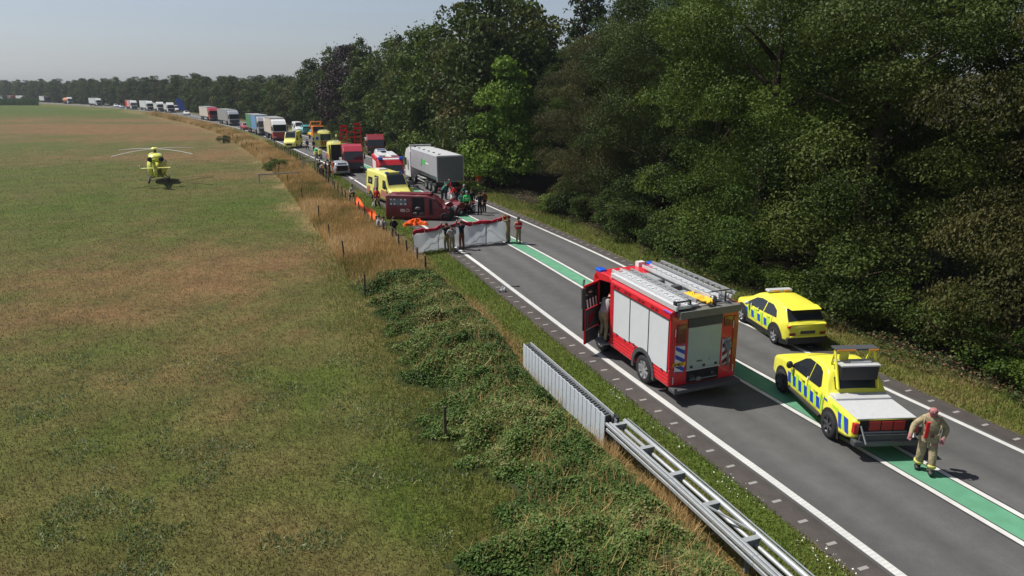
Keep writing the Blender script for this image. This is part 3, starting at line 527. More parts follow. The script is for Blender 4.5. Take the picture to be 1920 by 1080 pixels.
class Shell:
    """car body: top outline zt(x), under edge zb(x), half width W(x), narrowing above the belt line"""
    def __init__(s, zt, zb, W, belt, tum, roof, r=.10, crown=.03):
        s.zt, s.zb, s.W, s.belt, s.tum, s.roof, s.r, s.crown = zt, zb, W, belt, tum, roof, r, crown
    def hw(s, x, z):
        x = np.asarray(x, float); z = np.asarray(z, float); W = s.W(x)
        lo = 1 - .05 * np.clip((.55 - z) / .35, 0, 1) ** 2 - .02 * np.clip((z - .75) / (s.belt - .75 + 1e-6), 0, 1)
        return W * lo - np.clip((z - s.belt) / (s.roof - s.belt), 0, 1.1) * s.tum
    def top(s, x, y):
        zt = s.zt(x); yw = s.hw(x, zt - s.r) - s.r; ay = np.abs(y); t = np.clip((ay - yw) / s.r, 0, 1)
        return zt - s.r + s.r * np.sqrt(np.clip(1 - t * t, 0, 1)) + s.crown * (1 - np.clip(ay / np.maximum(yw, .1), 0, 1) ** 2)
    def build(s, x0, x1, name, m, parent, n=70):
        xs = np.linspace(x0, x1, n); ring = []
        for x in xs:
            zb = float(s.zb(x)); zt = max(float(s.zt(x)), zb + s.r + .03); zz = np.linspace(zb, zt - s.r, 9); L = [(x, float(s.hw(x, z)), z) for z in zz]
            yw = L[-1][1] - s.r
            for a in (22, 45, 67, 90): L.append((x, yw + s.r * math.cos(rad(a)), zt - s.r + s.r * math.sin(rad(a))))
            for k in (.75, .5, .25, 0): L.append((x, yw * k, zt + s.crown * (1 - k * k)))
            ring.append(L + [(a, -b, c) for a, b, c in L[-2::-1]])
        V = [v for L in ring for v in L]; m_ = len(ring[0]); F = []
        for i in range(n - 1):
            for j in range(m_ - 1): F.append((i * m_ + j, i * m_ + j + 1, (i + 1) * m_ + j + 1, (i + 1) * m_ + j))
            F.append((i * m_ + m_ - 1, i * m_, (i + 1) * m_, (i + 1) * m_ + m_ - 1))
        F.append(tuple(range(m_))); F.append(tuple((n - 1) * m_ + j for j in range(m_))[::-1])
        mb = MB(); mb.add(V, F, True); return mb.build(name, m, parent)
    def side(s, mb, poly, sd=1, off=.008, st=.07, rows=4):
        """lay a polygon given in (x,z) on the flank"""
        poly = [np.array(p, float) for p in poly]; xs = sorted(set([round(p[0], 4) for p in poly])); X = []
        for a, b in zip(xs, xs[1:]): k = max(1, int((b - a) / st)); X += list(np.linspace(a, b, k, endpoint=False))
        X.append(xs[-1]); X = [x + 1.3e-4 for x in X]; X[-1] -= 2.6e-4; V = []; F = []
        for x in X:
            zs = []
            for p, q in zip(poly, poly[1:] + poly[:1]):
                if (p[0] - x) * (q[0] - x) < 0: t = (x - p[0]) / (q[0] - p[0]); zs.append(p[1] + t * (q[1] - p[1]))
            if len(zs) < 2: zs = [zs[0] if zs else poly[0][1]] * 2
            for t in np.linspace(0, 1, rows + 1): z = min(zs) + t * (max(zs) - min(zs)); V.append((x, sd * (float(s.hw(x, z)) + off), z))
        r = rows + 1
        for i in range(len(X) - 1):
            for j in range(rows): F.append((i * r + j, i * r + j + 1, (i + 1) * r + j + 1, (i + 1) * r + j))
        return mb.add(V, F, True)
    def over(s, mb, xa, xb, ya, yb, off=.008, n=8, inset=0):
        """lay a patch on the top surface between x stations, half widths ya at xa and yb at xb"""
        V = []; F = []
        for i in range(n + 1):
            t = i / n; x = xa + t * (xb - xa); h = ya + t * (yb - ya)
            for j in range(9): y = h * (j / 4 - 1); V.append((x, y, float(s.top(x, y)) + off))
        for i in range(n):
            for j in range(8): F.append((i * 9 + j, i * 9 + j + 1, (i + 1) * 9 + j + 1, (i + 1) * 9 + j))
        return mb.add(V, F, True)
    def arch(s, mb, xc, r, zc, off=.012, k=1.0, up=1.0):
        p = [(xc + r * math.cos(a) * k, zc + r * math.sin(a) * up) for a in np.linspace(0, PI, 15)]
        q = [(xc - r * k, max(zc - r * .6, .16)), (xc + r * k, max(zc - r * .6, .16))]
        for sd in (1, -1): s.side(mb, p + q, sd, off, rows=3)
        return mb
def emblem(mb, p, u, v, w_, txt, h, wt=.18):
    """stroke lettering: p lower-left, u right, v up (unit vectors)"""
    G_ = {'A': [(0, 0, .5, 1), (.5, 1, 1, 0), (.2, .4, .8, .4)], 'M': [(0, 0, 0, 1), (0, 1, .5, .4), (.5, .4, 1, 1), (1, 1, 1, 0)], 'B': [(0, 0, 0, 1), (0, 1, .8, .9), (.8, .9, .8, .6), (.8, .6, 0, .5), (0, .5, .9, .4), (.9, .4, .9, .1), (.9, .1, 0, 0)], 'U': [(0, 1, 0, .1), (0, .1, .9, .1), (.9, .1, .9, 1)], 'L': [(0, 1, 0, 0), (0, 0, .8, 0)], 'N': [(0, 0, 0, 1), (0, 1, .9, 0), (.9, 0, .9, 1)], 'C': [(.9, 1, 0, .9), (0, .9, 0, .1), (0, .1, .9, 0)], 'E': [(0, 0, 0, 1), (0, 1, .8, 1), (0, .5, .7, .5), (0, 0, .8, 0)], '1': [(.5, 0, .5, 1), (.5, 1, .2, .8)], '2': [(0, 1, .9, 1), (.9, 1, .9, .5), (.9, .5, 0, 0), (0, 0, .9, 0)], '5': [(.9, 1, 0, 1), (0, 1, 0, .5), (0, .5, .9, .5), (.9, .5, .9, 0), (.9, 0, 0, 0)], '8': [(0, 0, 0, 1), (0, 1, .9, 1), (.9, 1, .9, 0), (.9, 0, 0, 0), (0, .5, .9, .5)]}
    p = Vector(p); u = Vector(u); v = Vector(v); n = u.cross(v)
    for i, ch in enumerate(txt):
        for (a, b, c, d) in G_.get(ch, []):
            o = p + u * (i * w_ * 1.3); mb.bar(o + u * a * w_ + v * b * h, o + u * c * w_ + v * d * h, h * wt, .008, n)

# ---- fire engine seen from behind
def fire_engine():
    t = empty('fire_engine', 'large red fire engine with white roller shutters, roof ladders and its cab door open', 'fire engine')
    R = M['red']; Wd = 1.25
    b = MB(); b.box(0.02, 3.98, -Wd, Wd, 1.08, 3.02); b.box(0.02, 1.02, -Wd, Wd, .50, 1.10); b.box(2.16, 3.98, -Wd, Wd, .50, 1.10); b.box(.9, 2.3, -Wd + .35, Wd - .35, .55, 1.1)
    body = b.build('body', R, t, .045, 3)
    b = MB(); b.box(0.3, 5.4, -.45, .45, .42, .62); b.box(2.4, 3.2, -1.0, -.5, .4, .6); b.build('chassis', M['blk'], t)
    # side roller shutters, each with frame gaps
    for sd in (1, -1):
        for (xa, xb, z0) in ((.14, 1.28, .98), (1.33, 2.52, 1.18), (2.57, 3.72, 1.12)):
            s = MB(); y = sd * (Wd + .004)
            s.box(xa, xb, y - .02, y + .004, z0, 2.70); sh = s.build('roller_shutter', M['wshut'], t, .01)
            g = MB()
            for k in (.25, .75): g.box(xa + (xb - xa) * k - .035, xa + (xb - xa) * k + .035, y - .01, y + .03, z0 - .03, z0 + .03)
            g.box(xa - .028, xa - .006, y - .02, y + .012, z0 - .02, 2.74); g.box(xb + .006, xb + .028, y - .02, y + .012, z0 - .02, 2.74); g.box(xa - .02, xb + .02, y - .02, y + .016, 2.705, 2.735)
            g.build('shutter_latch', M['dgr'], sh)
        s = MB()
        n = 14; cx, cz, r0, r1 = 1.59, .52, .60, .74
        for k in range(n):
            a0 = PI * (-.06 + 1.12 * k / n); a1 = PI * (-.06 + 1.12 * (k + 1) / n); P_ = []
            for (a, r) in ((a0, r0), (a0, r1), (a1, r1), (a1, r0)): P_.append((cx + r * math.cos(a), cz + r * math.sin(a)))
            s.add([(x, yy, z) for yy in (sd * (Wd - .3), sd * (Wd + .03)) for x, z in P_], [(0, 1, 2, 3), (7, 6, 5, 4), (0, 4, 5, 1), (1, 5, 6, 2), (2, 6, 7, 3), (3, 7, 4, 0)])
        s.build('wheel_arch', M['dgr'], t)
        wheel(t, 1.59, sd * 1.10, .50, .30, 8, side=sd); wheel(t, 4.75, sd * 1.10, .50, .30, 8, side=sd)
        for (xa, xb) in ((.06, .98), (2.2, 3.94)):
            s = MB()
            for z in (.62, .74, .86): s.box(xa, xb, sd * Wd - .004, sd * Wd + .014, z, z + .03)
            s.build('skirt_rib', R, body, .006)
        s = MB(); s.box(0.05, 3.95, sd * (Wd + .002) - .02, sd * (Wd + .03), 2.76, 2.98)
        rail_ = s.build('roof_gutter', R, t, .02)
        s = MB()
        for x in (.75, 1.0, 1.6, 1.85, 2.5, 2.75, 3.3, 3.55): s.box(x, x + .16, sd * (Wd + .03) - .01, sd * (Wd + .045), 2.83, 2.91)
        s.build('work_lamp', M['dred'], rail_)
    # rear face
    s = MB(); s.box(-.012, .03, -.60, .62, 1.02, 2.42); sh = s.build('rear_shutter', M['gshut'], t, .008)
    g = MB()
    for y in (-.45, 0, .46): g.box(-.045, -.01, y - .04, y + .04, 1.07, 1.13)
    g.build('shutter_latch', M['blk'], sh)
    g = MB(); emblem(g, (-.02, .26, 1.24), (0, -1, 0), (0, 0, 1), .05, 'MAN', .055); emblem(g, (-.02, -.16, 1.24), (0, -1, 0), (0, 0, 1), .05, '1', .07); g.build('lettering', M['btext'], sh)
    s = MB(); s.box(-.016, .03, -.62, .64, 2.44, 2.72); s.build('shutter_box', M['dgr'], t)
    s = MB(); s.box(-.03, .02, -.62, .64, .98, 1.015); s.build('shutter_sill', M['alu'], t)
    s = MB(); s.box(-.20, .10, -1.14, 1.06, 2.80, 3.04); s.build('rear_canopy', mat('canopy_grey', (.17, .17, .15), .5, .2, 0, .5, .1, 3), t, .02)
    s = MB(); s.box(-.01, .035, -.58, .60, .56, .97); s.build('pump_bay', M['void'], t)
    s = MB(); s.lathe([(.07, -.03), (.07, .02), (.03, .02)], 'x', (-.03, .42, .76), 12); s.lathe([(.05, -.03), (.05, .02)], 'x', (-.03, -.35, .78), 12); s.bar((-.03, .5, .66), (-.03, -.5, .66), .03); s.box(-.05, 0, .1, .25, .6, .72); s.build('pump_coupling', M['mgr'], t)
    s = MB(); s.box(-.34, .02, -1.22, 1.24, .40, .52); s.box(-.36, -.3, 1.16, 1.26, .40, .62); bmp = s.build('rear_step', M['dgr'], t, .02)
    for (ya, yb, mm, dirn) in ((.72, 1.06, M['blue'], 1), (-1.0, -.68, M['dred'], -1)):
        s = MB(); s.box(-.010, .02, min(ya, yb), max(ya, yb), .98, 1.88); ps = s.build('striped_panel', M['wtext'], t)
        s = MB(); hh = .16
        for k in range(-1, 4):
            z = .98 + k * .29
            a = (-.016, yb, z + (.20 if dirn > 0 else 0)); bq = (-.016, ya, z + (0 if dirn > 0 else .20)); P_ = [a, bq, (bq[0], bq[1], bq[2] + .14), (a[0], a[1], a[2] + .14)]
            P_ = [(x, y, min(max(zz, .98), 1.88)) for x, y, zz in P_]
            s.add(P_, [(0, 1, 2, 3)])
        s.build('diagonal_stripe', mm, ps)
    s = MB(); s.box(-.03, -.012, .68, 1.14, 1.20, 1.32); pl = s.build('number_plate', M['hose'], t); s = MB(); emblem(s, (-.035, 1.10, 1.225), (0, -1, 0), (0, 0, 1), .04, '81NBL5', .07); s.build('plate_lettering', M['btext'], pl)
    s = MB(); s.box(-.008, .03, -1.23, -1.06, .75, 2.6); s.build('reflective_strip', mat('orange_red_strip', (.36, .06, .02), .35, 0, .3, .5, .3, 3), t)
    
    for bb in ((-.008, .02, .70, 1.02, 1.95, 2.55), (-.008, .02, -1.0, -.70, 2.3, 2.62)): MB().box(*bb).build('tail_lamp', mat('shaded_lamp', (.14, .022, .012), .25, 0, .5, .5, .3, 4), t)  # lamp red darkened, the shade of the rear face put into its colour
    s = MB()
    for k in range(9): a = k * 1.3; s.sphere((-.07 - .03 * (k % 2), -.83 + .08 * math.cos(a), 1.75 + .10 * math.sin(a) - .02 * k), .055, 8, 6)
    s.tube([(-.08, -.84, 1.8), (-.12, -.83, 1.4), (-.09, -.86, .98)], [.05, .03, .045], 8); s.build('standpipe', M['mgr'], t, 0)
    
    for bb in ((-.02, .0, 1.08, 1.10, 2.2, 2.45), (-.02, 0, -1.05, -1.03, 2.2, 2.45), (-.02, 0, 1.1, 1.12, .6, .85), (-.02, 0, -1.14, -1.12, .7, .95)): MB().box(*bb).build('reflector', M['wtext'], t)
    # roof deck, ladders
    s = MB(); s.box(.12, 3.95, -1.12, 1.12, 3.0, 3.06); s.build('roof_deck', M['alud'], t)
    def ladder(y0, y1, x0, x1, z, nr, tilt=0, m='alu'):
        s = MB(); 
        for y in (y0, y1): s.bar((x0, y, z), (x1, y, z + tilt), .055, .10)
        for k in range(nr): x = x0 + (x1 - x0) * (k + .5) / nr; s.bar((x, y0, z + tilt * (k + .5) / nr), (x, y1, z + tilt * (k + .5) / nr), .03)
        return s.build('ladder', M[m], t)
    s = MB(); s.box(-.1, 4.15, .62, 1.08, 3.10, 3.20); s.box(-.1, 4.15, 1.09, 1.17, 3.05, 3.22); s.box(.0, 4.15, .30, .56, 3.10, 3.18)
    s.build('ladder_case', M['alu'], t, .015)
    ladder(.70, 1.02, -.05, 4.3, 3.25, 13); ladder(.32, .60, .1, 4.2, 3.24, 13, 0, 'alud')
    s = MB(); s.box(.3, 4.0, -.28, .26, 3.07, 3.10); s.build('walkway', M['alud'], t)
    ladder(-.62, -.30, .25, 4.45, 3.24, 13); ladder(-1.12, -.74, .1, 4.5, 3.32, 14, 0, 'alud'); ladder(-.98, -.80, .1, 4.4, 3.22, 12)
    s = MB(); s.box(.2, 4.3, -.70, -.34, 3.10, 3.17); s.build('hose_chute', M['alu'], t, .01)
    
    for bb in ((2.6, 2.75, -.1, .12, 3.1, 3.2), (1.7, 1.9, -.2, .1, 3.1, 3.24)): MB().box(*bb).build('roof_hatch', M['dgr'], t)
    s = MB(); s.box(-.04, .1, .60, .64, 3.06, 3.34); s.box(-.04, .1, -.32, -.28, 3.06, 3.34); s.box(-.04, .1, 1.1, 1.16, 3.0, 3.34); s.bar((0, .6, 3.32), (0, 1.12, 3.32), .04); s.bar((.3, -1.1, 3.4), (.3, -.3, 3.4), .03); s.bar((.05, -.7, 3.1), (.05, -.7, 3.42), .04); s.build('ladder_bracket', M['blk'], t)
    s = MB(); r = random.Random(3)
    for k in range(5):
        pts = []; ph = r.random() * 6
        for j in range(14): q = j / 13; pts.append((-.05 + 1.15 * q, -.10 + .05 * k - .08 + .10 * math.sin(q * 7 + ph), 3.13 + .03 * (k % 2) + .07 * abs(math.sin(q * 9 + ph))))
        s.tube(pts, .035, 6)
    s.box(.5, 1.2, -.2, .12, 3.10, 3.17); s.build('yellow_hose', M['hose'], t)
    # cab
    s = MB(); cp = [(4.02, .55), (4.02, 2.92), (4.20, 3.04), (5.25, 3.0), (5.45, 2.7), (5.62, 1.7), (5.64, .55)]
    s.prism(cp, -1.22, -1.16); s.prism([(4.98, .5), (4.98, 2.85), (5.25, 2.98), (5.45, 2.7), (5.62, 1.7), (5.64, .5)], 1.16, 1.22); s.box(4.02, 4.12, -1.2, 1.2, .55, 2.95)
    s.prism([(4.02, 2.86), (4.02, 3.0), (4.2, 3.10), (5.2, 3.06), (5.44, 2.78), (5.3, 2.70)], -1.22, 1.22); s.prism([(5.5, .5), (5.5, 1.55), (5.62, 1.6), (5.66, .5)], -1.22, 1.22)
    s.box(4.1, 5.6, -1.18, 1.18, .50, .60); cab = s.build('cab', R, t, .03)
    s = MB(); s.prism([(5.42, 2.72), (5.60, 1.62), (5.63, 1.62), (5.46, 2.72)], -1.12, 1.12); s.build('windscreen', M['glass'], cab)
    s = MB(); s.box(4.15, 5.4, -1.14, 1.0, .62, 1.1); s.box(4.16, 4.4, -1.1, 1.1, .62, 2.1); s.build('cab_interior', M['void'], cab)
    s = MB(); s.box(4.4, 4.9, .2, .85, 1.1, 1.3); s.box(4.3, 4.45, .2, .85, 1.2, 1.95); s.build('seat', M['dgr'], cab, .04)
    
    for bb in ((4.1, 4.85, 1.0, 1.50, .48, .52), (4.1, 4.95, .85, 1.2, .82, .86)): MB().box(*bb).build('cab_step', M['alud'], t)
    s = MB(); 
    for bb in ((4.86, 5.3, .95, 1.23, 3.03, 3.15), (4.86, 5.3, -1.23, -.95, 3.03, 3.15), (.05, .45, 1.13, 1.28, 2.86, 2.99), (.05, .4, -1.28, -1.13, 2.86, 2.99)): MB().box(*bb).build('blue_lamp', M['bluel'], t, .03)
    s = MB(); s.box(4.95, 5.2, -.70, -.42, 3.05, 3.24); s.build('roof_beacon', M['white'], t)
    # open door, hinged at the front post
    d = empty('open_door', None, None); d.parent = t; del_ = d
    Md = Matrix.Translation((4.98, 1.22, 0)) @ Matrix.Rotation(rad(-58), 4, 'Z')
    s = MB(); s.box(-1.0, 0, -.03, .03, 1.02, 1.80, Md); s.box(-1.0, -.93, -.03, .03, 1.8, 2.75, Md); s.box(-.07, 0, -.03, .03, 1.8, 2.75, Md); s.box(-1.0, 0, -.03, .03, 2.68, 2.76, Md); s.box(-1.0, -.9, -.03, .03, .48, 1.05, Md)
    dr = s.build('door', R, t, .015); bpy.data.objects.remove(d)
    s = MB(); s.box(-.94, -.06, -.06, -.034, 1.05, 1.78, Md); s.box(-.93, -.06, -.045, -.034, .5, 1.02, Md); s.build('door_lining', M['dgr'], dr)
    s = MB(); s.bar(Md @ Vector((-.85, -.07, 1.15)), Md @ Vector((-.2, -.07, 1.7)), .04); s.box(-.8, -.5, -.075, -.06, 1.3, 1.6, Md); s.build('door_pocket', M['dred'], dr)
    s = MB(); s.box(-.93, -.07, -.008, .008, 1.82, 2.68, Md); s.build('door_window', M['glass'], dr)
    s = MB(); A = Md @ Vector((-1.04, 0, 0))
    s.tube([(A.x, A.y, 1.05), (A.x, A.y, 2.62), (A.x + .12, A.y - .05, 2.8), (A.x + .5, A.y - .25, 2.8)], .045, 8); s.box(A.x - .05, A.x + .05, A.y - .07, A.y + .07, 1.9, 2.65); s.build('mirror_arm', M['blk'], dr)
    s = MB()
    for k in range(4):
        z = 1.86 + k * .01; x0 = -.85 + k * .2
        s.add([Md @ Vector(v) for v in ((x0, -.04, 1.84), (x0 + .09, -.04, 1.84), (x0 + .02, -.04, 2.2), (x0 - .07, -.04, 2.2))], [(0, 1, 2, 3)])
    s.build('striped_decal', M['wtext'], dr)
    return t
t = place(fire_engine(), (5.07, 19.65), -19.8, 0, (-.34, 1.24)); t.rotation_euler[0] = rad(-1.2)

# ---- yellow crossover
def battenburg(sh, parent, xs, z0, z1, wd, slope=.0, sl=.12, sides=(1, -1)):
    for sd in sides:
        a = MB(); b = MB()
        for k, x in enumerate(xs):
            dz = slope * (x - xs[0]); q = [(x, z0 + dz), (x + wd, z0 + dz), (x + wd + sl, z1 + dz), (x + sl, z1 + dz)]; sh.side(a, q, sd, .010, .05, 3)
            q = [(x - wd * .95, z0 + dz - .04), (x - .01, z0 + dz - .04), (x + .02 + sl, z1 + dz + .12), (x - wd * .92 + sl, z1 + dz + .12)]; sh.side(b, q, sd, .008, .05, 3)
        a.build('blue_block', M['blue'], parent); b.build('lime_block', M['lime'], parent)
def crossover():
    t = empty('response_car', 'yellow crossover car with blue blocks and roof light bar parked beside the wood', 'car')
    zt = smooth([-2.08, -2.0, -1.86, -1.55, -.9, 0, .45, 1.15, 1.9, 2.08], [.94, 1.05, 1.15, 1.54, 1.61, 1.61, 1.54, 1.10, .93, .64], .10)
    W = smooth([-2.10, -2.0, -1.7, 0, 1.5, 1.95, 2.1], [.66, .80, .90, .90, .90, .80, .55], .08)
    zb = smooth([-2.1, -1.9, -1.6, 1.6, 1.9, 2.1], [.42, .32, .24, .24, .3, .42], .06)
    sh = Shell(zt, zb, W, .98, .24, 1.55, .11)
    body = sh.build(-2.08, 2.08, 'body', M['yel'], t)
    for sd in (1, -1):
        for pl in ([(-1.28, 1.04), (-.36, 1.0), (-.36, 1.40), (-.75, 1.41), (-1.1, 1.28)], [(-.30, 1.0), (.62, .98), (.98, 1.0), (.45, 1.34), (.1, 1.41), (-.30, 1.41)]): g = MB(); sh.side(g, pl, sd); g.build('side_window', M['glass'], t)
        g = MB()
        for (xa, za, zb_) in ((-.33, .42, 1.0), (.70, .42, 1.0), (-1.02, .75, 1.02)): sh.side(g, [(xa - .008, za), (xa + .008, za), (xa + .008, zb_), (xa - .008, zb_)], sd, .013, .05, 5)
        g.build('door_gap', M['dgr'], t)
        g = MB()
        for x in (-.85, .02): g.bar((x, sd * .905, .93), (x + .17, sd * .905, .93), .028, .028)
        g.build('door_handle', M['lime'], t)
    g = MB(); sh.over(g, 1.02, .52, .70, .62); g.build('windscreen', M['glass'], t)
    g = MB(); sh.over(g, -1.95, -1.57, .76, .66, .012, 6); g.build('rear_window', M['glass'], t)
    g = MB(); g.prism([(-1.45, 1.58), (-1.6, 1.58), (-1.86, 1.50), (-1.62, 1.50)], -.62, .62); g.build('roof_spoiler', M['yel'], t, .01)
    g = MB()
    for sd in (1, -1): sh.side(g, [(-1.95, .18), (1.95, .18), (1.95, .38), (-1.95, .38)], sd, .012)
    sh.arch(g, -1.30, .50, .36, .014); sh.arch(g, 1.30, .50, .36, .014); g.build('black_cladding', M['blk'], t)
    for x in (-1.30, 1.30):
        for sd in (1, -1): wheel(t, x, sd * .83, .34, .22, 5, side=sd)
    battenburg(sh, t, [-.72, -.22, .28, .78], .52, .80, .22, 0, .08)
    g = MB(); g.box(-2.12, -1.98, -.82, .82, .22, .50); g.build('rear_bumper', M['blk'], t, .04)
    g = MB(); g.box(-2.15, -2.06, -.72, .72, .50, .57); g.build('bumper_lip', M['yel'], t, .02)
    g = MB(); g.prism([(-2.0, .98), (-2.08, .94), (-2.10, 1.0), (-2.0, 1.04)], -.74, .74); g.build('tailgate_ledge', M['yel'], t, .015)
    for sd in (1, -1): g = MB(); g.box(-2.075, -1.96, sd * .60 - .20, sd * .60 + .20, .86, .95); g.build('tail_lamp', M['tlr'], t, .015)
    for sd in (1, -1): g = MB(); g.box(-2.10, -2.03, sd * .62 - .12, sd * .62 + .12, .58, .68); g.build('reversing_lamp', M['dred'], t, .01)
    g = MB(); g.box(-2.095, -2.05, -.30, .30, .62, .74); g.build('plate_recess', M['dgr'], t)
    g = MB(); g.box(.02, .32, -.52, .52, 1.65, 1.75); lb = g.build('roof_light_bar', M['alu'], t, .03); g = MB(); g.box(.0, .02, .1, .3, 1.66, 1.74); g.box(.0, .02, -.35, -.15, 1.66, 1.74); g.build('amber_lens', M['amber'], lb)
    for sd in (1, -1): g = MB(); g.sphere((.78, sd * 1.0, 1.02), .11, 10, 6, (.7, 1, .75)); g.build('door_mirror', M['white'], t)
    g = MB(); g.box(.0, .03, .9, .925, .95, 1.06); g.box(.55, .6, .9, .925, .95, 1.06); g.build('window_sticker', M['wtext'], t)
    return t
place(crossover(), (10.19, 25.14), -9.5, .01, (-1.30, .88))

# ---- yellow pickup
def pickup():
    t = empty('pickup_truck', 'yellow pickup with blue blocks, amber light frame and open tailgate on the green median', 'pickup truck')
    zt = smooth([-2.62, -2.55, -1.15, -1.02, -.80, -.6, 0, .45, 1.25, 1.5, 2.2, 2.5, 2.68], [1.06, 1.10, 1.10, 1.14, 1.66, 1.77, 1.81, 1.75, 1.24, 1.19, 1.08, .93, .58], .13)
    W = smooth([-2.65, -2.5, 0, 2.0, 2.5, 2.7], [.86, .91, .92, .92, .84, .60], .08); zb = smooth([-2.65, -2.3, -1.9, 2.2, 2.5, 2.7], [.62, .48, .40, .38, .44, .52], .08)
    sh = Shell(zt, zb, W, 1.12, .22, 1.80, .09)
    sh.build(-2.55, 2.66, 'body', M['yel'], t)
    for sd in (1, -1):
        for pl in ([(-.70, 1.24), (-.62, 1.17), (-.02, 1.15), (-.02, 1.69), (-.30, 1.68), (-.48, 1.60)], [(.02, 1.15), (1.0, 1.12), (1.08, 1.16), (1.0, 1.26), (.55, 1.60), (.35, 1.68), (.02, 1.69)]): g = MB(); sh.side(g, pl, sd, .01); g.build('side_window', M['glass'], t)
        g = MB()
        for (xa, za, zb_) in ((0, .5, 1.16), (1.06, .5, 1.14), (-.86, .6, 1.12), (-1.0, .6, 1.08)): sh.side(g, [(xa - .009, za), (xa + .009, za), (xa + .009, zb_), (xa - .009, zb_)], sd, .014, .05, 5)
        g.build('door_gap', M['dgr'], t)
    g = MB(); sh.over(g, 1.12, .50, .72, .66, .01); g.build('windscreen', M['glass'], t)
    g = MB(); sh.over(g, -1.0, -.82, .62, .6, .012, 4); g.build('rear_window', M['glass'], t)
    g = MB(); sh.arch(g, -1.45, .47, .42, .012, 1, 1.0); sh.arch(g, 1.63, .47, .42, .012, 1, 1.0); g.build('wheel_arch', M['blk'], t)
    for x in (-1.45, 1.63):
        for sd in (1, -1): wheel(t, x, sd * .85, .385, .26, 6, mat('dark_rim', (.10, .10, .11), .4, .5), side=sd)
    for sd in (1, -1): g = MB(); g.box(-.95, 1.1, sd * .80, sd * 1.0, .38, .46); g.build('side_step', M['blk'], t, .02)
    battenburg(sh, t, [-.85, -.48, -.10, .27, .64, .98], .58, .90, .19, 0, .10)
    for sd in (1,-1):
        
        for pl in ([(-2.05, .58), (-1.92, .58), (-1.78, .98), (-1.98, .98)], [(-2.42, .60), (-2.24, .60), (-2.10, 1.0), (-2.30, 1.0)], [(-1.2, .98), (-1.02, .98), (-.98, 1.04), (-1.16, 1.04)]): a = MB(); sh.side(a, pl, sd, .012); a.build('blue_block', M['blue'], t)
        a = MB(); sh.side(a, [(-2.2, .62), (-2.06, .62), (-1.92, 1.02), (-2.08, 1.02)], sd, .010); sh.side(a, [(-1.9, .9), (-1.5, .98), (-1.4, 1.05), (-1.8, 1.05)], sd, .010); a.build('lime_block', M['lime'], t)
    # aluminium bed cover and open tail
    g = MB(); g.box(-2.58, -.98, -.82, .82, 1.115, 1.14); g.box(-1.45, -1.0, -.80, .80, 1.142, 1.19); cov = g.build('bed_cover', M['alu'], t, .01)
    g = MB()
    for k in range(30): g.box(-2.56, -1.5, -.80 + k * .0545, -.785 + k * .0545, 1.141, 1.149)
    g.build('tread_rib', mat('bright_tread', (.62, .63, .64), .4, .4), cov)
    g = MB(); g.box(-2.60, -2.52, -.72, .72, .66, 1.08); g.build('load_bay', M['void'], t)
    g = MB()
    for k in range(3): g.box(-2.615, -2.57, -.50 + k * .34, -.19 + k * .34, .80, 1.06)
    g.build('red_crate', mat('red_drawer', (.38, .02, .02), .5, 0, 0, .5, .2, 6), t, .01)
    g = MB(); g.box(-2.615, -2.58, -.58, .60, .70, .77); g.build('drawer_rail', M['alud'], t)
    g = MB(); g.box(-2.70, -2.60, -.76, .76, .50, .72); g.build('lowered_tailgate', M['dgr'], t, .01)
    g = MB(); g.box(-2.74, -2.50, -.90, .90, .38, .56); g.build('rear_bumper', mat('bumper_steel', (.10, .105, .11), .35, .5), t, .04)
    for sd in (1, -1): g = MB(); g.box(-2.63, -2.48, sd * .76, sd * .90, .70, 1.02); g.build('tail_lamp', M['tlr'], t, .03)
    g = MB(); g.bar((-2.62, .72, .95), (-2.80, .62, .50), .05, .01); g.bar((-2.62, -.72, .95), (-2.78, -.66, .66), .04, .01); g.build('tailgate_strap', M['wtext'], t)
    # equipment box and light frame
    g = MB(); g.box(-1.05, -.62, -.56, .52, 1.56, 1.98); eb = g.build('arrow_board', mat('board_black', (.012, .014, .018), .45), t, .01)
    g = MB(); g.box(-1.08, -.58, -.59, .55, 1.98, 2.02); g.box(-.9, -.7, -.4, .2, 2.02, 2.07); g.build('board_lid', M['alu'], eb)
    g = MB()
    for y in (.57, -.60):
        g.add([(-1.12, y - .02, 1.3), (-.98, y - .02, 1.3), (-.6, y - .02, 2.36), (-.68, y - .02, 2.36), (-1.12, y + .02, 1.3), (-.98, y + .02, 1.3), (-.6, y + .02, 2.36), (-.68, y + .02, 2.36)], [(0, 1, 2, 3), (7, 6, 5, 4), (0, 4, 5, 1), (1, 5, 6, 2), (2, 6, 7, 3), (3, 7, 4, 0)])
        g.bar((-.4, y * .85, 1.78), (-.62, y * .9, 2.36), .08, .03)
    g.box(-.66, -.63, .15, .42, 2.02, 2.32); g.bar((-.62, -.6, 2.34), (-.62, .57, 2.34), .05); g.build('light_frame', M['yel'], t, .006)
    g = MB(); g.box(-.80, -.48, -.64, .62, 2.36, 2.42); lb = g.build('light_bar', M['dgr'], t, .015); g = MB(); g.box(-.82, -.78, .05, .60, 2.35, 2.40); g.box(-.82, -.78, -.62, -.33, 2.35, 2.40); g.build('amber_lens', M['amber'], lb)
    for sd in (1, -1): g = MB(); g.sphere((.98, sd * 1.04, 1.22), .13, 10, 6, (.6, .8, 1)); g.bar((.98, sd * .88, 1.14), (.98, sd * 1.04, 1.2), .05); g.build('door_mirror', M['blk'], t)
    g = MB()
    for x in (-.62, .18): g.bar((x, .945, 1.02), (x + .16, .945, 1.02), .03, .03)
    g.build('door_handle', mat('handle_yellow', (.4, .38, .05), .4), t)
    
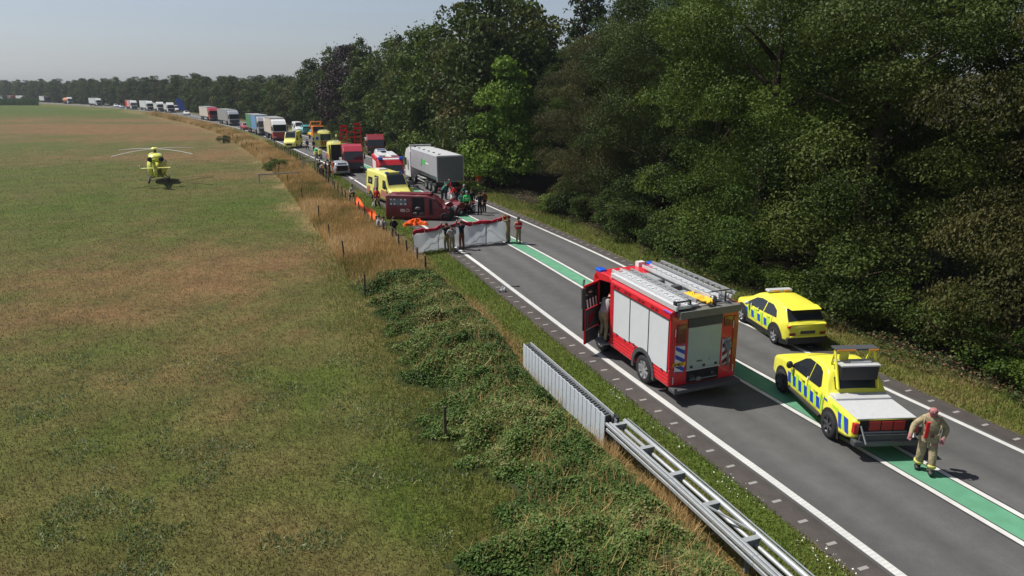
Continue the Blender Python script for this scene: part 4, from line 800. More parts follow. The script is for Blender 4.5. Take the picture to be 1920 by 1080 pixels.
    for pl in ([(.03, 1.1), (.08, 1.1), (.08, 1.22), (.03, 1.22)], [(.95, 1.02), (1.02, 1.0), (.92, 1.14), (.86, 1.14)]): g = MB(); sh.side(g, pl, 1, .02); g.build('window_sticker', M['wtext'], t)
    return t
place(pickup(), (9.01, 17.65), -3.5, .01, (-1.45, .90))

# ---- vans and ambulances
def van(name, label, cat='ambulance', col='yel2', L=5.8, H=2.6, Wd=1.0, stripes=True, doors=False, lamps=True, group=None, nose=.95, side_open=False, wsh=True, box=False):
    t = empty(name, label, cat, group); h = L / 2; m = M[col]
    zt = smooth([-h, -h + .05, h - 2.0, h - 1.55, h - .85, h - .1, h], [H, H, H - .04, H - .12, nose + .42, nose + .08, nose - .25], .07)
    W = smooth([-h, -h + .1, h - 1.2, h - .2, h], [Wd - .03, Wd, Wd, Wd - .10, Wd - .28], .06); zb = smooth([-h, h - .3, h], [.32, .28, .38], .06)
    sh = Shell(zt, zb, W, 1.15, .12, H, .12); sh.build(-h, h, 'body', m, t, 60)
    g = MB(); sh.over(g, h - 1.02, h - 1.62, Wd * .80, Wd * .74, .01, 8); g.build('windscreen', M['glass'], t)
    for sd in (1, -1):
        g = MB(); sh.side(g, [(h - 2.1, 1.32), (h - 1.0, 1.28), (h - 1.45, 1.98), (h - 2.1, 1.98)], sd, .012); g.build('side_window', M['glass'], t)
        g = MB(); g.sphere((h - 1.25, sd * (Wd + .12), 1.45), .12, 8, 6, (.5, .8, 1.4)); g.build('door_mirror', M['blk'], t)
        g = MB(); g.box(h - .12, h - .02, sd * .66 - .16, sd * .66 + .16, nose - .25, nose - .08); g.build('head_lamp', M['head'], t, .03)
        g = MB(); g.box(-h - .02, -h + .02, sd * (Wd - .12) - .07, sd * (Wd - .12) + .07, .9, 1.4); g.build('tail_lamp', M['tlr'], t)
    g = MB(); g.box(h - .06, h + .01, -.45, .45, nose - .42, nose - .12); g.build('grille', M['blk'], t, .01)
    g = MB(); sh.arch(g, -h + 1.15, .42, .36, .014); sh.arch(g, h - .95, .42, .36, .014); g.build('wheel_arch', M['blk'], t)
    for x in (-h + 1.15, h - .95):
        for sd in (1, -1): wheel(t, x, sd * (Wd - .09), .35, .24, 5, side=sd)
    g = MB()
    for sd in (1, -1):
        if not side_open or sd > 0: sh.side(g, [(-h + .5, 1.4), (-h + 1.6, 1.4), (-h + 1.6, 1.95), (-h + .5, 1.95)], sd, .012)
    g.build('rear_side_window', M['glass'], t)
    if side_open:
        g = MB(); sh.side(g, [(-h + .45, 1.35), (-h + 1.55, 1.35), (-h + 1.55, 1.95), (-h + .45, 1.95)], -1, .012); wn = g.build('rear_side_window', M['glass'], t)
        g = MB(); emblem(g, (-h + 1.3, -Wd - .0, 1.55), (-1, 0, 0), (0, 0, 1), .07, '112', .14, .22); g.build('lettering', M['wtext'], wn)
        g = MB(); sh.side(g, [(-h + 2.05, .5), (-h + 3.0, .5), (-h + 3.0, 2.2), (-h + 2.05, 2.2)], -1, .014); g.build('side_door_opening', M['void'], t)
        g = MB(); g.box(-h + 2.75, -h + 2.85, -Wd - .18, -Wd + .1, .9, 2.1); g.build('white_curtain', M['wtext'], t, .02)
    if stripes:
        for sd in (1, -1):
            for (xa, xb) in ((-h + .1, -h + .8), (-h + 1.62, -h + 2.0), (h - 2.6, h - 1.1)) if side_open else ((-h + .1, -h + .8), (-h + 1.7, h - 1.3)):
                g = MB(); g2 = MB(); x = xa
                while x < xb - .1:
                    sh.side(g, [(x, .55), (x + .11, .55), (x + .36, 1.15), (x + .25, 1.15)], sd, .012, .06, 3); sh.side(g2, [(x + .115, .55), (x + .17, .55), (x + .42, 1.15), (x + .365, 1.15)], sd, .013, .06, 3); x += .27
                g.build('red_stripe', mat('orange_red_stripe', (.62, .07, .03), .45), t); g2.build('blue_stripe', M['blue'], t)
            g = MB(); g.lathe([(.001, .0), (.26, 0)], 'y', (-h + 2.6, sd * (Wd - .10), 1.85), 12); g.build('blue_emblem', M['bluel'], t)
    if lamps:
        g = MB(); g.box(h - 1.95, h - 1.72, -.70, .70, H - .04, H + .10); lb = g.build('light_bar', M['yel2'] if stripes else M['white'], t, .03)
        for sd in (1, -1): MB().box(h - 1.93, h - 1.70, sd * .62 - .14, sd * .62 + .14, H - .02, H + .12).build('blue_lamp', M['bluel'], lb, .02)
        g = MB(); g.box(-h + .9, -h + 1.9, -.4, .4, H - .02, H + .12); g.build('roof_unit', M['white'], t, .04)
    if doors:
        g = MB(); g.box(-h - .015, -h + .02, -Wd + .14, Wd - .14, .45, H - .2); g.build('rear_opening', M['void'], t)
        for sd in (1, -1):
            Md = Matrix.Translation((-h, sd * (Wd - .06), 0)) @ Matrix.Rotation(rad(sd * -18), 4, 'Z'); g = MB(); g.box(-.88, 0, -.03, .03, .42, H - .18, Md); d = g.build('rear_door', m, t, .01)
            g = MB(); g.lathe([(.001, 0), (.2, 0)], 'y', (0, 0, 0), 12); o = g.build('blue_emblem', M['bluel'], d); o.matrix_local = Md @ Matrix.Translation((-.45, sd * .036, 1.7))
    else:
        g = MB(); g.box(-h - .02, -h + .03, -Wd + .18, Wd - .18, 1.35, H - .35); g.build('rear_window', M['glass'], t)
        if stripes:
            g = MB(); g.box(-h - .018, -h + .02, -Wd + .1, Wd - .1, .55, 1.25); rp_ = g.build('rear_chevron_panel', M['dirt'], t)
            g = MB()
            for k in range(4): y = -.75 + k * .42; g.add([(-h - .025, y, .56), (-h - .025, y + .16, .56), (-h - .025, y + .42, 1.24), (-h - .025, y + .26, 1.24)], [(0, 1, 2, 3)])
            g.build('chevron', M['hose'], rp_)
    return t
AZ = lambda s: raz(s) + 180          # facing the camera along the road
a1 = van('ambulance', 'yellow striped ambulance with open side door and white curtain beside the wrecked red van', L=6.1, H=2.55, side_open=True)
place(a1, (-10.50, 57.74), 149, .01, (2.1, -1.0))
for sd, ang in ((1, -70), (-1, 70)):
    Md = Matrix.Translation((-3.05, sd * .95, 0)) @ Matrix.Rotation(rad(-ang if sd > 0 else -ang), 4, 'Z'); g = MB(); g.box(-.85, 0, -.03, .03, .5, 2.35, Md); d = g.build('rear_door', M['yel2'], a1, .01); MB().box(-.7, -.15, -.035, .035, 1.4, 2.0, Md).build('door_window', M['glass'], d)
Md = Matrix.Translation((1.55, .98, 0)) @ Matrix.Rotation(rad(115), 4, 'Z')
g = MB(); g.box(-.05, .0, -.03, .03, 1.2, 2.1, Md); g.box(.9, .95, -.03, .03, 1.2, 2.1, Md); g.box(-.05, .95, -.03, .03, 2.05, 2.12, Md); d = g.build('front_door_frame', M['blk'], a1); MB().box(0, .9, -.03, .03, .45, 1.22, Md).build('front_door', M['yel2'], a1, .02)
a2 = van('ambulance', 'yellow ambulance facing us with headlights, parked on the grass edge by the lorry', L=5.4, H=2.6, stripes=False)
place(a2, (-35.95, 113.07), 176, .01, (2.7, 0))
a3 = van('ambulance', 'yellow ambulance seen from behind with one rear door folded open', L=5.6, H=2.7, doors=False)
place(a3, (-30.00, 113.07), raz(125) + 6, .01, (-2.8, 0))
g = MB(); g.box(-3.2, -2.78, 1.0, 1.06, .5, 2.5); g.add([(0, 0, 0)], []); d = g.build('open_rear_door', M['yel2'], a3, .02)
g = MB(); g.box(-3.75, -2.85, .96, 1.02, .45, 2.55); d = g.build('rear_door', M['yel2'], a3, .02); g = MB(); g.box(-3.765, -3.75, .90, 1.9, .45, 2.5); dd = g.build('rear_door_leaf', M['yel2'], a3, .01); g = MB(); g.lathe([(.001, 0), (.27, 0)], 'x', (-3.775, 1.4, 1.75), 14); g.build('blue_emblem', M['bluel'], dd)
a4 = van('ambulance', 'yellow ambulance with rear doors open beside the red crane truck', L=5.6, H=2.7, doors=True)
place(a4, (-22.07, 89.90), raz(105) + 2, .01, (-2.9, -.3))
v1 = van('delivery_van', 'white van with dark windscreen facing us behind the red and white lorry', 'van', 'white', 5.0, 2.4, .95, False, False, False); place(v1, (-45.98, 151.70), AZ(150), .01)
v2 = van('small_van', 'turquoise van standing beyond the second ambulance on the right lane', 'van', 'tq', 4.6, 1.9, .92, False, False, False); place(v2, (-43.98, 149.94), raz(150), .01)
v4 = van('delivery_van', 'white van behind the blue roadside banner among the far lorries', 'van', 'white', 5.2, 2.5, .95, False, False, False); place(v4, (-133.64, 283.19), AZ(300), .01)

# ---- small cars
def small_car(name, label, col, L=4.4, H=1.48, hatch=False, group=None, estate=False):
    t = empty(name, label, 'car', group); h = L / 2
    zt = smooth([-h, -h + .1, -h + (.25 if estate else .7), -.6, .4, 1.1, h - .2, h], [.7, .95, 1.3 if estate else 1.05, H - .03, H - .03, .98, .78, .5], .08) if not estate else smooth([-h, -h + .12, -h + .4, -.6, .4, 1.1, h - .2, h], [.75, 1.0, H - .1, H, H - .03, .98, .78, .5], .08)
    W = smooth([-h, -h + .3, 0, h - .4, h], [.7, .88, .9, .86, .6], .08); zb = smooth([-h, -h + .3, h - .3, h], [.34, .22, .22, .34], .06)
    sh = Shell(zt, zb, W, .92, .2, H, .1); sh.build(-h, h, 'body', M[col], t, 50)
    g = MB(); sh.over(g, 1.02, .46, .68, .60, .01); g.build('windscreen', M['glass'], t)
    g = MB(); sh.over(g, -h + .2, -h + .45 if estate else -.75, .62, .58, .01); g.build('rear_window', M['glass'], t)
    for sd in (1, -1):
        g = MB(); sh.side(g, [(-h + .7, .98), (.95, .95), (.45, H - .16), (-1.0, H - .16)], sd, .01); g.build('side_window', M['glass'], t)
        g = MB(); g.box(-h - .02, -h + .1, sd * .6 - .14, sd * .6 + .14, .72, .86); g.build('tail_lamp', M['tlr'], t)
        g = MB(); g.box(h - .12, h, sd * .56 - .14, sd * .56 + .14, .52, .66); g.build('head_lamp', M['head'], t)
        for x in (-h + .85, h - .85): wheel(t, x, sd * .82, .32, .22, 5, side=sd)
    if hatch:
        g = MB(); g.box(-h - .02, -h + .3, -.6, .6, .55, 1.3); g.build('boot_opening', M['void'], t)
        Md = Matrix.Translation((-h + .45, 0, H)) @ Matrix.Rotation(rad(-18), 4, 'Y'); g = MB(); g.box(-.95, 0, -.64, .64, -.03, .03, Md); d = g.build('tailgate', M[col], t, .02); MB().box(-.8, -.3, -.5, .5, .032, .04, Md).build('tailgate_window', M['glass'], d)
    return t
c = small_car('police_car', 'white patrol car with raised tailgate among the emergency vehicles', 'white', 4.6, 1.5, True, None, True); place(c, (-17.24, 92.53), AZ(100) + 8, .01, (1.2, 0))
g = MB(); g.box(-.1, .2, -.5, .5, 1.5, 1.6); g.build('light_bar', M['bluel'], c, .02); g = MB()
for k in range(3):
    for sd in (1, -1): g.box(-1.2 + k * .8, -.8 + k * .8, sd * .905, sd * .915, .55, .85)
g.build('red_stripe', M['redc'], c)
c = small_car('grey_estate_car', 'grey estate car with its black boot open beside the crane truck', 'silver', 4.5, 1.5, True, None, True); place(c, (-18.99, 77.68), raz(95), .01, (-2.2, 0))
c = small_car('red_car', 'faded red car waiting behind the green container', 'tred', 4.2, 1.5); place(c, (-62.38, 165.22), AZ(230), .01)
c = small_car('pale_car', 'turquoise hatchback parked beyond the second ambulance', 'tq', 4.1, 1.5); place(c, (-39.37, 140.19), AZ(150), .01)
c = small_car('white_car', 'lone small white car past the blue banner', 'white', 4.2, 1.5); place(c, (-115.11, 250.81), AZ(285), .01, (0, 0))
c = small_car('silver_car', 'silver car queuing behind the red and white lorry far away', 'silver', 4.3, 1.5); place(c, (-183.03, 333.24), AZ(400), .01)
c = small_car('white_estate_car', 'white car far away ahead of the silver one', 'white', 4.3, 1.6); place(c, (-195.29, 350.92), AZ(410), .01)
c = small_car('dark_car', 'dark car on the far road between two white lorries', 'dgr', 4.3, 1.5); place(c, (-210.87, 370.58), AZ(440), .01)

# ---- lorries
def lorry(name, label, cab, box, Lb=13.0, Hb=4.0, group=None, cab2=None, boxes=None, tanker=False, wd=1.25):
    """nose at local x=0, body behind"""
    t = empty(name, label, 'lorry', group); m = M[cab]
    g = MB(); g.prism([(-2.2, .9), (-2.2, 3.5), (-1.9, 3.8), (-.9, 3.55), (-.15, 2.9), (-.02, 1.7), (0, .5), (-.9, .5), (-2.1, .5)], -wd, wd); cb = g.build('cab', m, t, .08, 3)
    g = MB(); g.prism([(-.16, 2.86), (-.03, 1.75), (-.005, 1.75), (-.12, 2.88)], -wd + .1, wd - .1); g.build('windscreen', M['glass'], cb)
    g = MB(); g.box(-.03, .03, -wd + .12, wd - .12, .55, 1.45); g.build('grille', M[cab2] if cab2 else M['dgr'], cb, .02)
    for sd in (1, -1):
        g = MB(); g.box(-1.3, -.4, sd * (wd + .005) - .01, sd * (wd + .005) + .01, 1.75, 2.6); g.build('side_window', M['glass'], cb)
        g = MB(); g.box(-.25, -.05, sd * (wd + .15) - .08, sd * (wd + .15) + .08, 1.8, 2.6); g.build('mirror', M['blk'], cb)
        g = MB(); g.box(-.02, .05, sd * .95 - .18, sd * .95 + .18, .62, .82); g.build('head_lamp', M['head'], cb)
        for x in [-1.3, -4.2] + [-Lb + 1.0 + k * 1.3 - 2.0 for k in (0, 1, 2)]: wheel(t, x, sd * (wd - .17), .5, .3, 6, M['mgr'], side=sd)
    g = MB(); g.box(-Lb - 2.3, -2.0, -.45, .45, .75, 1.1); g.build('chassis', M['blk'], t)
    x = -2.5
    for (bc, bl, hz) in (boxes or [(box, Lb, Hb)]):
        g = MB()
        if tanker: g.lathe([(.001, -x - bl + 2 * x), (1.1, x - bl), (1.2, x - bl + .2), (1.2, x - .2), (1.1, x), (.001, x)], 'x', (0, 0, 2.3), 20); g.build('tank', M[bc], t)
        else:
            g.box(x - bl, x, -wd - .02, wd + .02, 1.15, hz); b = g.build('trailer_body', M[bc], t, .03)
            g = MB(); g.box(x - bl - .01, x + .01, -wd - .035, wd + .035, 1.1, 1.22); g.box(x - bl - .01, x + .01, -wd - .035, wd + .035, hz - .12, hz + .01); g.build('body_rail', M['mgr'], b)
        x -= bl + .35
    return t
l = lorry('articulated_lorry', 'lorry with white roof, red lower cab and cream tarpaulin trailer, nearest of the queue', 'white', 'cream', 10.0, 4.0, cab2='tred'); place(l, (-42.88, 130.28), AZ(145), .01, (0, 0)); 
g = MB(); g.prism([(-2.0, .45), (-1.9, 1.2), (-.2, 1.7), (.02, 1.55), (.03, .45)], -1.27, 1.27); g.build('red_lower_cab', M['tred'], l, .02)
l = lorry('container_lorry', 'lorry with a blue and a green container behind the cream trailer', 'silver', 'ctblue', 13, 4.0, boxes=[('ctblue', 6.4, 4.0), ('ctgreen', 6.4, 3.95)]); place(l, (-50.50, 144.10), AZ(185), .01)
l = lorry('articulated_lorry', 'silver grey lorry waiting between the red lorry and the red car', 'silver', 'silver', 12, 3.95); place(l, (-71.11, 181.33), AZ(240), .01)
l = lorry('articulated_lorry', 'dark red lorry with a cream trailer just before the road bends', 'tred', 'cream', 12, 3.95); place(l, (-87.04, 207.22), AZ(265), .01)
l = lorry('box_lorry', 'small white box lorry seen head on beside the white van', 'white', 'white', 6, 3.3); place(l, (-131.57, 274.34), AZ(305), .01)
l = lorry('box_lorry', 'white lorry with black lower front, second from the bend', 'white', 'white', 6, 3.4); place(l, (-141.31, 286.26), AZ(320), .01)
l = lorry('articulated_lorry', 'white lorry with light grey trailer in the middle of the far queue', 'white', 'wshut', 12, 4.0, cab2='blk'); place(l, (-152.16, 299.26), AZ(350), .01)
l = lorry('striped_lorry', 'white lorry with red striped body in the far queue', 'white', 'redc', 9, 3.9); place(l, (-166.38, 313.47), AZ(375), .01)
g = MB()
for k in range(4): g.box(-3.6 - k * 1.3, -3.0 - k * 1.3, -1.29, -1.275, 1.3, 3.8)
g.build('white_stripe', M['wtext'], l)
l = lorry('articulated_lorry', 'white lorry with off white trailer at the edge of the green field', 'white', 'wshut', 12, 4.0); place(l, (-215.96, 372.66), AZ(460), .01)
l = lorry('tanker_lorry', 'orange tank lorry with a white cab far off beside the crop', 'white', 'orange', 8, 3.8, tanker=True); place(l, (-258.48, 417.25), AZ(520), .01)
l = lorry('articulated_lorry', 'dark blue lorry with pale trailer beyond the tall crop', 'navy', 'white', 10, 3.9); place(l, (-300.05, 460.70), AZ(575), .01)
l = lorry('articulated_lorry', 'white lorry half hidden behind the crop, leftmost but one', 'white', 'white', 10, 3.9); place(l, (-338.94, 495.04), AZ(640), .01)
l = lorry('articulated_lorry', 'faded red lorry hidden to its wheels behind the crop', 'tred', 'cream', 7, 3.9); place(l, (-359.29, 514.18), AZ(660), .01)
l = lorry('articulated_lorry', 'white and grey lorry at the left edge of the picture', 'white', 'silver', 7, 3.9); place(l, (-373.00, 524.32), AZ(690), .01)
# recovery truck with upright ramps
l = lorry('recovery_truck', 'dark red crane truck with two tall upright red ramps behind its cab', 'tred', 'tred', 4.5, 1.45); place(l, (-18.33, 80.68), AZ(95) + 4, .01); l.scale = (.9, .9, .84)
for y, h_, x in ((1.0, 6.4, -2.9), (-.75, 6.1, -3.4)):
    g = MB()
    for dy in (-.42, .42): g.bar((x, y + dy, 1.2), (x - .3, y + dy, h_), .10)
    for k in range(9): z = 1.6 + k * (h_ - 1.6) / 8; g.bar((x - .3 * (z - 1.2) / 5, y - .42, z), (x - .3 * (z - 1.2) / 5, y + .42, z), .07, .10 if k < 7 else .3)
    g.build('upright_ramp', M['redc'], l)
g = MB()
for z in (4.6, 5.3): g.bar((-3.3, -.3, z), (-3.2, .6, z), .12)
g.build('cross_bar', M['redc'], l)
g = MB(); g.box(-4.6, -3.2, -1.1, .2, 1.45, 3.3); g.sphere((-3.6, -.5, 3.3), .5, 10, 6); g.build('crane_housing', M['greyc'], l, .1)
# amber tow truck
t = empty('tow_truck', 'orange yellow tow truck with a sloping frame beyond the second ambulance', 'tow truck'); place(t, (-36.67, 132.97), AZ(135), .01)
g = MB(); g.prism([(1.0, .5), (1.0, 1.6), (.6, 2.5), (-.8, 2.6), (-.8, .5)], -1.1, 1.1); g.build('cab', M['orange'], t, .06); MB().prism([(1.0, 1.6), (.62, 2.42), (.65, 2.45), (1.03, 1.6)], -.95, .95).build('windscreen', M['glass'], t)
g = MB(); g.box(-4.5, -.8, -1.1, 1.1, .8, 1.1); g.build('bed', M['hose'], t); g = MB()
for sd in (1, -1): g.bar((-.9, sd * .95, 1.1), (-1.0, sd * .95, 3.3), .12); g.bar((-1.0, sd * .95, 3.3), (-3.5, sd * .95, 2.2), .12)
g.box(-1.5, -.4, -1.0, 1.0, 3.2, 3.34); g.build('lifting_frame', M['orange'], t, .02)
g = MB(); g.box(-.3, .1, -.7, .7, 2.62, 2.76); g.build('amber_light_bar', M['amber'], t)
for sd in (1, -1):
    for x in (.3, -3.4): wheel(t, x, sd * .98, .42, .26, side=sd)
# fire engine seen from the front between ambulance and crane truck
l = empty('fire_engine', 'fire engine with red and white sides and blue corner lamps behind the nearest ambulance', 'fire engine'); place(l, (-10.68, 66.84), AZ(80) + 6, .01, (0, .9))
g = MB(); g.box(-7.0, -2.2, -1.22, 1.22, .6, 2.9); g.build('body', M['red'], l, .05); g = MB(); g.prism([(-2.1, .5), (-2.1, 2.8), (-.4, 2.85), (-.1, 2.4), (0, 1.3), (0, .5)], -1.2, 1.2); cb = g.build('cab', M['red'], l, .05)
MB().prism([(-.14, 2.36), (-.01, 1.4), (.02, 1.4), (-.1, 2.4)], -1.05, 1.05).build('windscreen', M['glass'], cb)
g = MB(); g.box(-6.9, -2.4, -1.0, 1.0, 2.91, 2.97); g.box(-1.9, -.5, -1.0, 1.0, 2.86, 2.9); g.build('white_roof', M['white'], l); g = MB(); g.box(-6.9, -2.5, -.9, -.3, 3.0, 3.12); g.box(-6.9, -2.5, .3, .9, 3.0, 3.12); g.build('roof_ladder', M['alu'], l)
for sd in (1, -1):
    MB().box(-.8, -.2, sd * 1.0 - .22, sd * 1.0 + .22, 2.88, 3.12).build('blue_lamp', M['bluel'], cb, .05); MB().box(-6.0, -2.5, sd * 1.225 - .01, sd * 1.225 + .01, 1.2, 2.5).build('roller_shutter', M['wshut'], l); 
    for x in (-1.3, -5.4): wheel(l, x, sd * 1.05, .48, .3, side=sd)
# dark red heavy vehicle
l = lorry('heavy_rescue_truck', 'dark red rescue truck with white equipment on its deck near the trees', 'dred', 'dred', 7.0, 2.6); place(l, (-19.69, 101.39), AZ(110) + 10, .01); l.scale = (1, 1, .78)
g = MB(); g.box(-5, -2.8, -1.1, 1.1, 2.62, 3.1); g.bar((-2.6, -.8, 3.2), (-6, .3, 3.4), .2); g.build('deck_equipment', M['greyc'], l, .08)
# tipper trailer
def tipper():
    t = empty('tipper_lorry', 'long silver grey tipper semi trailer with white cab, rear towards us beside the trees', 'lorry'); L = 9.8; Wd = 1.25
    g = MB(); V = []
    for x in (0, -L):
        zb = 1.25; zt = 3.75; V += [(x, -.95, zb), (x, .95, zb), (x, Wd, zb + .5), (x, Wd, zt), (x, Wd - .08, zt + .04), (x, -Wd + .08, zt + .04), (x, -Wd, zt), (x, -Wd, zb + .5)]
    n = 8; g.add([(v[0] + L, v[1], v[2]) for v in V], [tuple(range(n))[::-1], tuple(range(n, 2 * n))] + [(i, (i + 1) % n, (i + 1) % n + n, i + n) for i in range(n)])
    g.build('tipper_body', M['tsil'], t, .02)
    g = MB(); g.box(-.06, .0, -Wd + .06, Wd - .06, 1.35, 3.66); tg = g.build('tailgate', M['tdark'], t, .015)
    g = MB()
    for k in range(15): y = -1.12 + k * .16; g.box(-.085, -.06, y - .02, y + .02, 1.4, 3.62)
    g.build('tailgate_rib', mat('tailgate_rib_grey', (.21, .215, .215), .5, .2), tg)
    g = MB()
    for y in (-Wd, Wd): g.box(-.08, .06, y - .05, y + .05, 1.3, 3.8)
    g.box(-.08, .06, -Wd, Wd, 3.66, 3.8); g.build('rear_frame', M['tsil'], t, .01)
    g = MB(); g.box(.05, L - .05, -1.1, 1.1, 3.79, 3.83); cv = g.build('roll_cover', mat('cover_cloth', (.40, .41, .42), .8, 0, 0, .3, .15, 2), t)
    g = MB()
    for k in range(6): x = 1 + k * 1.8; g.box(x, x + .25, .6, .8, 3.83, 3.90)
    g.build('cover_strap', M['dgr'], cv)
    g = MB(); g.box(4.2, 5.6, Wd + .002, Wd + .012, 2.5, 3.0); g.build('green_emblem', M['engr'], t); g = MB(); g.bar((5.7, Wd + .008, 2.2), (5.4, Wd + .008, 3.1), .09, .01); g.box(3.0, 4.0, Wd + .002, Wd + .01, 2.65, 2.78); g.build('lettering', M['wtext'], t)
    g = MB(); g.box(0.1, L, -.5, .5, .85, 1.25); g.build('chassis', M['blk'], t); g = MB(); g.box(-.1, .1, -1.2, 1.2, .55, .75); g.build('rear_bumper', M['dred'], t, .02)
    for x in (1.6, 2.95, 4.3, 8.9):
        for sd in (1, -1): wheel(t, x, sd * 1.08, .5, .32, 8, M['mgr'], side=sd)
    g = MB(); g.box(5.4, 8.1, 1.0, 1.06, .6, .68); g.box(5.4, 8.1, 1.0, 1.06, .95, 1.02); g.build('side_guard', M['alu'], t)
    g = MB(); g.prism([(L + .5, .5), (L + .5, 3.3), (L + .9, 3.85), (L + 2.2, 3.5), (L + 2.7, 2.9), (L + 2.8, .5)], -1.22, 1.22); cb = g.build('cab', M['white'], t, .06)
    g = MB(); g.box(L + .6, L + .9, -1.15, 1.15, 3.95, 4.05)
    for y in (-1.1, 1.1): g.bar((L + .7, y, 3.5), (L + .7, y, 4.05), .08)
    g.build('roof_frame', M['white'], cb); MB().box(L + 1.4, L + 1.8, 1.36, 1.5, 1.8, 2.6).build('mirror', M['blk'], cb)
    for sd in (1, -1): wheel(t, L + 1.6, sd * 1.05, .5, .3, 8, M['mgr'], side=sd)
    return t
tp = place(tipper(), (-5.66, 63.65), -22, .01, (0, 0)); tp.scale = (1, 1, .94)

# ---- the wrecked red van
def wreck():
    t = empty('wrecked_van', 'crashed dark red minibus with crushed nose and missing doors across the left lane', 'van'); h = 2.3
    zt = smooth([-h, -h + .06, h - 1.6, h - 1.2, h - .55, h], [1.95, 2.0, 2.0, 1.85, 1.25, .95], .06); W = smooth([-h, h - .8, h], [.95, .95, .80], .06); zb = smooth([-h, h], [.10, .12], .06)
    sh = Shell(zt, zb, W, 1.1, .10, 2.0, .1); bo = sh.build(-h, h, 'body', M['wred'], t, 50)
    for v_ in bo.data.vertices:
        a = float(vnoise(np.array([v_.co.x * 1.7 + 20 + v_.co.y]), np.array([v_.co.z * 2.2 + 9]), .5, 5)[0]) - .5; f = .05 + .22 * max(0, (v_.co.x - .8) / 1.5)
        v_.co.y -= math.copysign(abs(a) * f * .6, v_.co.y); v_.co.z += a * f * (1 if v_.co.z > 1 else .2); v_.co.x -= abs(a) * f
    g = MB(); sh.side(g, [(-h + .3, 1.22), (-h + 1.55, 1.22), (-h + 1.55, 1.72), (-h + .3, 1.72)], -1, .012); w_ = g.build('side_window', M['pane'], t)
    for x in (-h + .36, -h + .62, -h + 1.1, -h + 1.42):
        for z in (1.27, 1.62): MB().box(x, x + .1, -.99, -.95, z, z + .08).build('window_sticker', M['wtext'], w_)
    g = MB(); sh.side(g, [(-h + 1.95, .45), (-h + 2.85, .45), (-h + 2.85, 1.85), (-h + 1.95, 1.85)], -1, .014); g.build('door_opening', M['void'], t)
    g = MB(); sh.side(g, [(-h + 3.2, .5), (-h + 3.5, .5), (-h + 3.4, 1.7), (-h + 3.2, 1.75)], -1, .014); g.build('door_opening', M['void'], t)
    g = MB()
    for (x, z, r) in ((-.1, .6, .14), (.35, .62, .16), (.1, 1.0, .18)): g.sphere((x, -1.0, z), r, 8, 6, (1.3, .5, .8))
    g.build('torn_seat', M['dgr'], t)
    g = MB(); emblem(g, (-h + 1.05, -.975, .72), (1, 0, 0), (0, 0, 1), .10, '185', .20, .2); g.build('lettering', M['wtext'], t)
    g = MB(); 
    for k in range(8): a = k * PI / 4; b_ = a + PI / 4; g.bar((-h + 1.62 + .13 * math.cos(a), -.975, .83 + .11 * math.sin(a)), (-h + 1.62 + .13 * math.cos(b_), -.975, .83 + .11 * math.sin(b_)), .035, .01, (0, 1, 0))
    g.build('round_emblem', M['wtext'], t)
    g = MB(); r = random.Random(4); g.prism([(h - .9, .3), (h - 1.0, 1.15), (h - .3, 1.02), (h + .05, .72), (h + .1, .32)], -.9, .85)
    o = g.build('crushed_bonnet', M['wred'], t, .03)
    g = MB(); g.lathe([(.2, -.1), (.34, -.12), (.34, .12), (.2, .1)], 'y', (h - .25, -.92, .36), 18); g.build('wheel', M['rub'], t); 
    g = MB(); g.tube([(h - 1.45, -.8, 1.1), (h - 1.3, -.85, 1.85), (h - .9, -.8, 1.75), (h - .45, -.82, 1.15)], .045, 6); g.build('bent_door_frame', M['blk'], t)
    for k in range(6): g = MB(); a = r.uniform(0, 6); x, y, z = h + r.uniform(-.9, .3), r.uniform(-.7, .6), r.uniform(.85, 1.2); g.box(-.25, .25, -.18, .18, -.02, .02, Matrix.Translation((x, y, z)) @ Matrix.Rotation(a, 4, 'X') @ Matrix.Rotation(a * 2, 4, 'Z')); g.build('torn_panel', M['wtext' if k in (1, 4) else 'wred'], t)
    g = MB(); g.box(-1.6, .9, -.5, .5, 2.03, 2.08); g.build('roof_rack', M['wred'], t); g = MB(); g.sphere((.9, .2, 2.12), .12); g.build('roof_lamp', M['blk'], t)
    g = MB(); g.box(h - .35, h + .12, -.80, .55, .15, .85); g.sphere((h - .1, -.5, .8), .28, 8, 6); g.build('exposed_engine', M['void'], t, .08)
    return t
w_ = place(wreck(), (-6.70, 50.86), 98, -.05, (.4, -.95)); w_.scale = (1.04, 1, .95)
# crushed second car and debris
t = empty('crushed_car', 'red car crushed into twisted metal between the wrecked van and the rescuers', 'car wreck'); place(t, (-4.30, 53.91), 30, .01); r = random.Random(8)
g = MB(); g.prism([(-1.3, .2), (-1.2, .75), (-.5, 1.0), (.3, .85), (1.1, .5), (1.2, .2)], -.75, .75); g.build('body', M['wred'], t, .08)
g = MB()
for k in range(14): M_ = Matrix.Translation((r.uniform(-1.4, 1.4), r.uniform(-1, 1), r.uniform(.3, 1.05))) @ Matrix.Rotation(r.uniform(0, 6), 4, 'X') @ Matrix.Rotation(r.uniform(0, 6), 4, 'Z'); g.box(-.28, .28, -.16, .16, -.02, .02, M_)
g.build('torn_panel', M['dred'], t)
g = MB()
for k in range(10): g.bar((r.uniform(-1.3, 1.3), r.uniform(-.9, .9), r.uniform(.2, .8)), (r.uniform(-1.3, 1.3), r.uniform(-.9, .9), r.uniform(.3, 1.2)), .06)
g.build('bent_frame', M['dgr'], t); wheel(t, -.9, -.85, .31, .2, side=-1); wheel(t, .8, -.9, .31, .2, side=-1)
